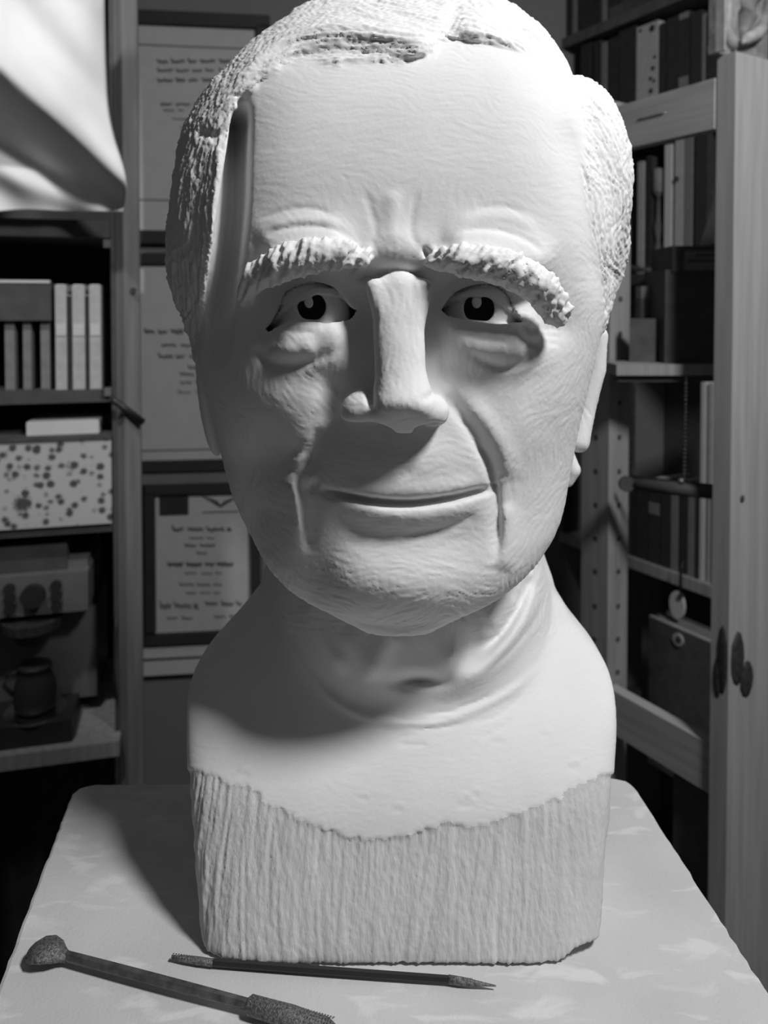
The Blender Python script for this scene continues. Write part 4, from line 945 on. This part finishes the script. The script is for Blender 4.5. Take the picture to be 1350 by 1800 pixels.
MM = .001
def bust(x, y, z, parts=False):
    u, v = seen(x, y, z)
    fr = sstep(.60, .53, y)                      # relief only on the front
    rel = sample(R, u, v) * MM * fr
    fa = sample(face_sdf, u, v)
    sk = SKULL(x, y + rel, z)
    # eye balls and lids
    for e in EYES:
        c = e['c']; d = np.sqrt((x - c[0]) ** 2 + (y - c[1]) ** 2 + (z - c[2]) ** 2)
        near = d < .045
        sk = smax(sk, -(d - e['r'] - .0012), .003)
        ball = d - e['r']
        iu, iv, ir = e['iris']; ri = np.sqrt((u - iu) ** 2 + (v - iv) ** 2); fm = y < c[1]
        cut = np.where(fm, (ir - ri) * .00034, -1); pg = np.sqrt((u - e['peg'][0]) ** 2 + ((v - e['peg'][1]) * .8) ** 2)
        drill = cut; drill = np.minimum(drill, (pg - e['peg'][2]) * .00034)
        ball = smax(ball, drill, .0008)
        up = sample(e['upm'], u, v) * .00034; lo = sample(e['lowm'], u, v) * .00034; cr = sample(e['crm'], u, v) * .00034
        opn = np.maximum(np.maximum(cr, -lo - .0012), d - e['r'] - .013); sk = smax(sk, -opn, .0012)
        lid = np.maximum(d - e['r'] - .0028, -up); lid = smax(lid, up - e['band'], .0015)
        lidl = smax(d - e['r'] - .0024, lo, .0015)
        ey = np.minimum(ball, np.minimum(lid, lidl)); ey = np.where(fm, ey, np.maximum(ball, 0 * ball + .0))
        sk = np.where(near & (y < c[1] + .002), smin(sk, ey, .0015), sk)
    # nose
    nose = chain(x, y, z, [(702, 512, .4615, 12.5), (700, 580, .4565, 11.5), (703, 650, .449, 11.5), (709, 710, .443, 13.0)])
    nose = smin(nose, ellipsoid(x, y, z, at(712, 724, .4375), (.0170, .0155, .0140)), .006)
    ridge = chain(x, y, z, [(655, 505, .4530, 4.2), (674, 560, .4500, 4.5), (682, 640, .4440, 5), (688, 705, .4370, 6.5)])
    ridge = smin(ridge, chain(x, y, z, [(748, 505, .4530, 4.2), (727, 580, .4490, 4.5), (724, 650, .4430, 5), (732, 705, .4375, 6.5)]), .022)
    nose = smin(nose, ridge, .012)
    nl = ellipsoid(x, y, z, at(636, 717, .4510), (.0135, .016, .0104), Matrix.Rotation(math.radians(-28), 3, 'Y').to_euler())
    nr = ellipsoid(x, y, z, at(758, 722, .4490), (.0105, .016, .0098), Matrix.Rotation(math.radians(18), 3, 'Y').to_euler())
    nl = smax(nl, at(630, 739, .45)[2] - z, .003)
    nose = smin(nose, nl, .010); nose = smin(nose, nr, .005)
    # blunt underside of the tip, nostrils
    p0 = at(705, 724, .4232); nose = smax(nose, ((y - p0[1]) * -.70 + (z - p0[2]) * -.714).astype(np.float32), .005)
    nose = smax(nose, ellipsoid(x, y, z, at(667, 752, .4425), (.0085, .009, .0050)) * -1, .002)
    nose = smax(nose, ellipsoid(x, y, z, at(752, 752, .4410), (.0090, .009, .0055)) * -1, .002)
    nose = nose - sample(NG, u, v) * MM
    sk = smin(sk, nose, .0045)
    # brows
    jag = sample(BRW, u, v)
    bl = chain(x, y, z, [(430, 518, .474, 5.5), (450, 486, .457, 9), (500, 461, .4470, 11), (550, 449, .4435, 10.5), (600, 447, .4450, 9), (636, 452, .4510, 6)])
    br = chain(x, y, z, [(766, 458, .4520, 6), (810, 456, .4450, 9.5), (860, 463, .4430, 11), (915, 481, .4445, 11), (952, 506, .4470, 11), (978, 546, .4545, 9.5)])
    brow = np.minimum(bl, br)
    sk = smin(sk, brow - .00045 * jag * sstep(.004, -.001, brow), .005)
    # ears
    el = ellipsoid(x, y, z, at(372, 660, .585), (.010, .026, .062), Matrix.Rotation(math.radians(-4), 3, 'Y').to_euler())
    er = chain(x, y, z, [(1052, 590, .572, 7), (1047, 650, .572, 7.5), (1030, 720, .57, 7), (1018, 778, .565, 7.5)])
    er = smin(er, chain(x, y, z, [(955, 770, .605, 14), (985, 800, .603, 11), (1005, 826, .60, 7), (998, 845, .60, 5)]), .006)
    sk = smin(sk, el, .003); sk = smin(sk, er, .002)
    sk = np.minimum(sk, chain(x, y, z, [(428, 210, .552, 11), (420, 340, .552, 13), (408, 540, .552, 14)]))
    sk = np.minimum(sk, chain(x, y, z, [(446, 230, .530, 9), (444, 340, .528, 9), (440, 480, .528, 9)]))
    # hair shell, cut along the hairline
    hr = HAIR(x, y + sample(H, u, v) * MM * fr, z)
    lobe = ellipsoid(x, y, z, at(1001, 335, .565), (.0420, .062, .082))
    lobe = smin(lobe, chain(x, y, z, [(1065, 440, .565, 14), (1058, 520, .56, 9), (1055, 575, .56, 5)]), .02)
    hr = smin(hr, lobe, .006)
    hr = smax(hr, np.where(y < .575, -fa * .00036, -.05), np.where(u > 940, .010, np.where(v < 170, .010, .004)).astype(np.float32))
    f = smin(sk, hr, .003)
    # neck, chest block
    nr_ = sample(NK, u, v) * MM * fr
    nk = NECK(x, y + nr_, z); ch = CHEST(x, y + nr_, z)
    lower = smin(nk, ch, .035)
    ro = sample(rough_sdf, u, v)
    lower = lower + .0016 * sstep(2, -6, ro) * sstep(.62, .56, y)
    # broken lower right corner, uneven foot
    lower = smax(lower, ZT + .0015 - z + 0 * x, .002)
    cx = at(1025, 1690, .46)
    chip = ellipsoid(x, y, z, cx, (.019, .035, .013)); lower = smax(lower, -chip, .003)
    f = smin(f, lower, .010)
    if parts: return f, dict(brow=brow, bl=bl, br=br, hair=hr - sk, el=el, er=er, skull=smin(sk, hr, .003) - lower, rough=ro, fa=fa)
    return f

FINE = .00125
def carve(h, ya, yb):
    lo = np.array([-.185, ya, ZT - .006]); hi = np.array([.205, yb, CAMZ + .262])
    B = 8; nb = np.ceil((hi - lo) / (h * B)).astype(int); n = nb * B + 1
    bc = [lo[i] + (np.arange(nb[i]) + .5) * B * h for i in range(3)]
    X, Y, Z = np.meshgrid(*[b.astype(np.float32) for b in bc], indexing='ij')
    f0 = bust(X.ravel(), Y.ravel(), Z.ravel()).reshape(nb)
    keep = np.abs(f0) < B * h * np.where(((Z < CAMZ - .20) & (Z > CAMZ - .31)) | ((X < -.075) & (Z > CAMZ - .02) & (Z < CAMZ + .14) & (Y < .56)), 6.0, 2.4)
    D = np.where(np.repeat(np.repeat(np.repeat(f0, B, 0), B, 1), B, 2) < 0, np.float32(-1), np.float32(1))
    D = np.pad(D, ((0, 1), (0, 1), (0, 1)), mode='edge')
    bi = np.argwhere(keep)
    off = np.stack(np.meshgrid(*[np.arange(B + 1)] * 3, indexing='ij'), -1).reshape(-1, 3)
    for s in range(0, len(bi), 1500):
        idx = (bi[s:s + 1500, None, :] * B + off[None]).reshape(-1, 3)
        p = (lo + idx * h).astype(np.float32)
        D[idx[:, 0], idx[:, 1], idx[:, 2]] = bust(p[:, 0], p[:, 1], p[:, 2])
    S = D < 0
    c = S[:-1, :-1, :-1].astype(np.int8)
    cnt = np.zeros_like(c)
    for i in (0, 1):
        for j in (0, 1):
            for k in (0, 1): cnt += S[i:S.shape[0] - 1 + i, j:S.shape[1] - 1 + j, k:S.shape[2] - 1 + k]
    act = (cnt > 0) & (cnt < 8)
    kc = np.repeat(np.repeat(np.repeat(keep, B, 0), B, 1), B, 2)
    act &= kc
    ci = np.argwhere(act); ids = np.full(act.shape, -1, np.int32); ids[act] = np.arange(len(ci))
    acc = np.zeros((len(ci), 3)); w = np.zeros(len(ci))
    corner = [(i, j, k) for i in (0, 1) for j in (0, 1) for k in (0, 1)]
    val = {q: D[ci[:, 0] + q[0], ci[:, 1] + q[1], ci[:, 2] + q[2]].astype(np.float64) for q in corner}
    for q in corner:
        for ax in range(3):
            if q[ax] == 0:
                q2 = list(q); q2[ax] = 1; q2 = tuple(q2); a, b = val[q], val[q2]; m = (a < 0) != (b < 0)
                t = np.where(m, a / np.where(m, a - b, 1), 0)
                pt = np.tile(np.array(q, float), (len(ci), 1)); pt[:, ax] = t
                acc[m] += pt[m]; w[m] += 1
    V = lo + (ci + acc / w[:, None]) * h
    quads = []
    for ax in range(3):
        sl0 = [slice(None)] * 3; sl1 = [slice(None)] * 3; sl0[ax] = slice(0, -1); sl1[ax] = slice(1, None)
        ch = S[tuple(sl0)] != S[tuple(sl1)]; e = np.argwhere(ch); o1, o2 = (ax + 1) % 3, (ax + 2) % 3
        ok = (e[:, o1] > 0) & (e[:, o2] > 0) & (e[:, o1] < act.shape[o1]) & (e[:, o2] < act.shape[o2]); e = e[ok]
        ins = S[e[:, 0], e[:, 1], e[:, 2]]
        def cid(d1, d2):
            q = e.copy(); q[:, o1] += d1; q[:, o2] += d2; return ids[q[:, 0], q[:, 1], q[:, 2]]
        a, b, c_, d = cid(-1, -1), cid(0, -1), cid(0, 0), cid(-1, 0)
        qd = np.stack([a, b, c_, d], 1); qd[~ins] = qd[~ins][:, ::-1]
        quads.append(qd[(qd >= 0).all(1)])
    Q = np.vstack(quads)
    return V, Q
def vnormals(V, Q):
    n = np.cross(V[Q[:, 2]] - V[Q[:, 0]], V[Q[:, 3]] - V[Q[:, 1]]); N = np.zeros_like(V)
    for k in range(4):
        for a in range(3): N[:, a] += np.bincount(Q[:, k], n[:, a], len(V))
    return N / (np.linalg.norm(N, axis=1, keepdims=True) + 1e-12)
def relax(V, Q, it, lam):
    for _ in range(it):
        A = np.zeros_like(V); c = np.zeros(len(V))
        for k in range(4):
            i, j = Q[:, k], Q[:, (k + 1) % 4]
            for a in range(3): A[:, a] += np.bincount(i, V[j, a], len(V)) + np.bincount(j, V[i, a], len(V))
            c += np.bincount(i, minlength=len(V)) + np.bincount(j, minlength=len(V))
        V = V + lam * (A / np.maximum(c, 1)[:, None] - V)
    return V

def build_bust(mats):
    V, Q = carve(FINE, .405, .605)
    V = relax(V, Q, 2, .45)
    N = vnormals(V, Q)
    p = V.astype(np.float32); u, v = seen(p[:, 0], p[:, 1], p[:, 2])
    f, P = bust(p[:, 0], p[:, 1], p[:, 2], True)
    front = sstep(.15, -.25, N[:, 1]) * sstep(.60, .57, p[:, 1])
    hairw = sstep(.0015, -.0015, P['hair']) * (P['skull'] < 0.004) * sstep(-6, 4, P['fa'])
    hairw = np.maximum(hairw, 0); ro = P['rough']; lowz = P['skull'] > .003
    brw = sstep(.0022, .0004, P['brow'])
    ds = np.full(len(V), 0.0)
    rw = sstep(3, -4, ro) * lowz
    ds += rw * sample(GRV, u, v) * .00040
    ds += hairw * sample(STR, u, v) * .00058 * (1 + .15 * (u > 980))
    ds += brw * sample(BRW, u, v) * .00062
    cal = (1 - hairw) * (1 - rw) * (1 - brw)
    for e in EYES:
        d = np.sqrt(((p - np.array(e['c'])) ** 2).sum(1)); cal *= sstep(e['r'] - .001, e['r'] + .004, d)
    rg = np.where(v > 990, 1.5, 1.0) * np.where(v < 420, .55, 1.0) * np.where(v > 1120, .35, 1.0)
    ds += cal * sample(SCR, u, v) * .00013 * rg
    V = V + N * (ds * front)[:, None]
    N = vnormals(V, Q)
    lab = np.zeros(len(V), int)                       # 0 head and neck
    lab[(hairw > .5)] = 1
    lab[(rw > .5)] = 2
    lab[(P['bl'] < .0016) & (brw > .3)] = 3; lab[(P['br'] < .0016) & (brw > .3)] = 4
    for k, e in enumerate(EYES):
        d = np.sqrt(((p - np.array(e['c'])) ** 2).sum(1)); upm, lom = sample(e['upm'], u, v), sample(e['lowm'], u, v)
        lab[(d < e['r'] + .0012) & (upm < 0) & (lom > 0) & (p[:, 1] < e['c'][1])] = 5 + k
    nearear = (np.minimum(P['el'], P['er']) < .0012) & (lab == 0) & (v < 860)
    lab[nearear & (P['el'] < P['er'])] = 7; lab[nearear & (P['er'] <= P['el'])] = 8
    V2, Q2 = carve(.005, .60, .90)
    N2 = vnormals(V2, Q2)
    q = V2.astype(np.float32); u2, v2 = seen(q[:, 0], q[:, 1], q[:, 2]); f2, P2 = bust(q[:, 0], q[:, 1], q[:, 2], True)
    lab2 = np.where((P2['hair'] < .0) & (P2['skull'] < 0.004), 1, np.where((P2['rough'] < 0) & (P2['skull'] > .003), 2, 0))
    nV = len(V); V = np.vstack([V, V2]); N = np.vstack([N, N2]); Q = np.vstack([Q, Q2 + nV]); lab = np.concatenate([lab, lab2])
    fl = np.sort(lab[Q], axis=1)[:, 1]
    root = bpy.data.objects.new('plaster_bust', None); COL.objects.link(root)
    base = Vector((.0115, .56, ZT)); root.location = base
    root['label'] = 'large white plaster portrait bust of an elderly man standing on the worktable'; root['category'] = 'sculpture'
    names = ['head_and_chest', 'hair', 'rough_base', 'eyebrow', 'eyebrow', 'eyeball', 'eyeball', 'ear', 'ear']
    for k, nm in enumerate(names):
        qs = Q[fl == k]
        if not len(qs): print('EMPTY', nm); continue
        used, inv = np.unique(qs, return_inverse=True); qs = inv.reshape(-1, 4)
        me = bpy.data.meshes.new(nm); vv = (V[used] - np.array(base)).astype(np.float32)
        me.vertices.add(len(vv)); me.vertices.foreach_set('co', vv.ravel())
        me.loops.add(len(qs) * 4); me.loops.foreach_set('vertex_index', qs.ravel().astype(np.int32))
        me.polygons.add(len(qs)); me.polygons.foreach_set('loop_start', np.arange(0, len(qs) * 4, 4, dtype=np.int32))
        me.update(calc_edges=True); me.validate()
        me.polygons.foreach_set('use_smooth', np.ones(len(me.polygons), bool))
        me.normals_split_custom_set_from_vertices(N[used].astype(np.float32).tolist())
        me.materials.append(mats[nm] if nm in mats else mats[None])
        o = bpy.data.objects.new(nm, me); COL.objects.link(o); o.parent = root
        if nm == 'rough_base': o['label'] = 'base of the bust combed with vertical tool grooves'
        if nm == 'hair': o['label'] = 'wavy combed hair with incised strands'
    print('bust faces', len(Q))
    return root
build_bust({None: M['plaster'], 'rough_base': M['groove']})
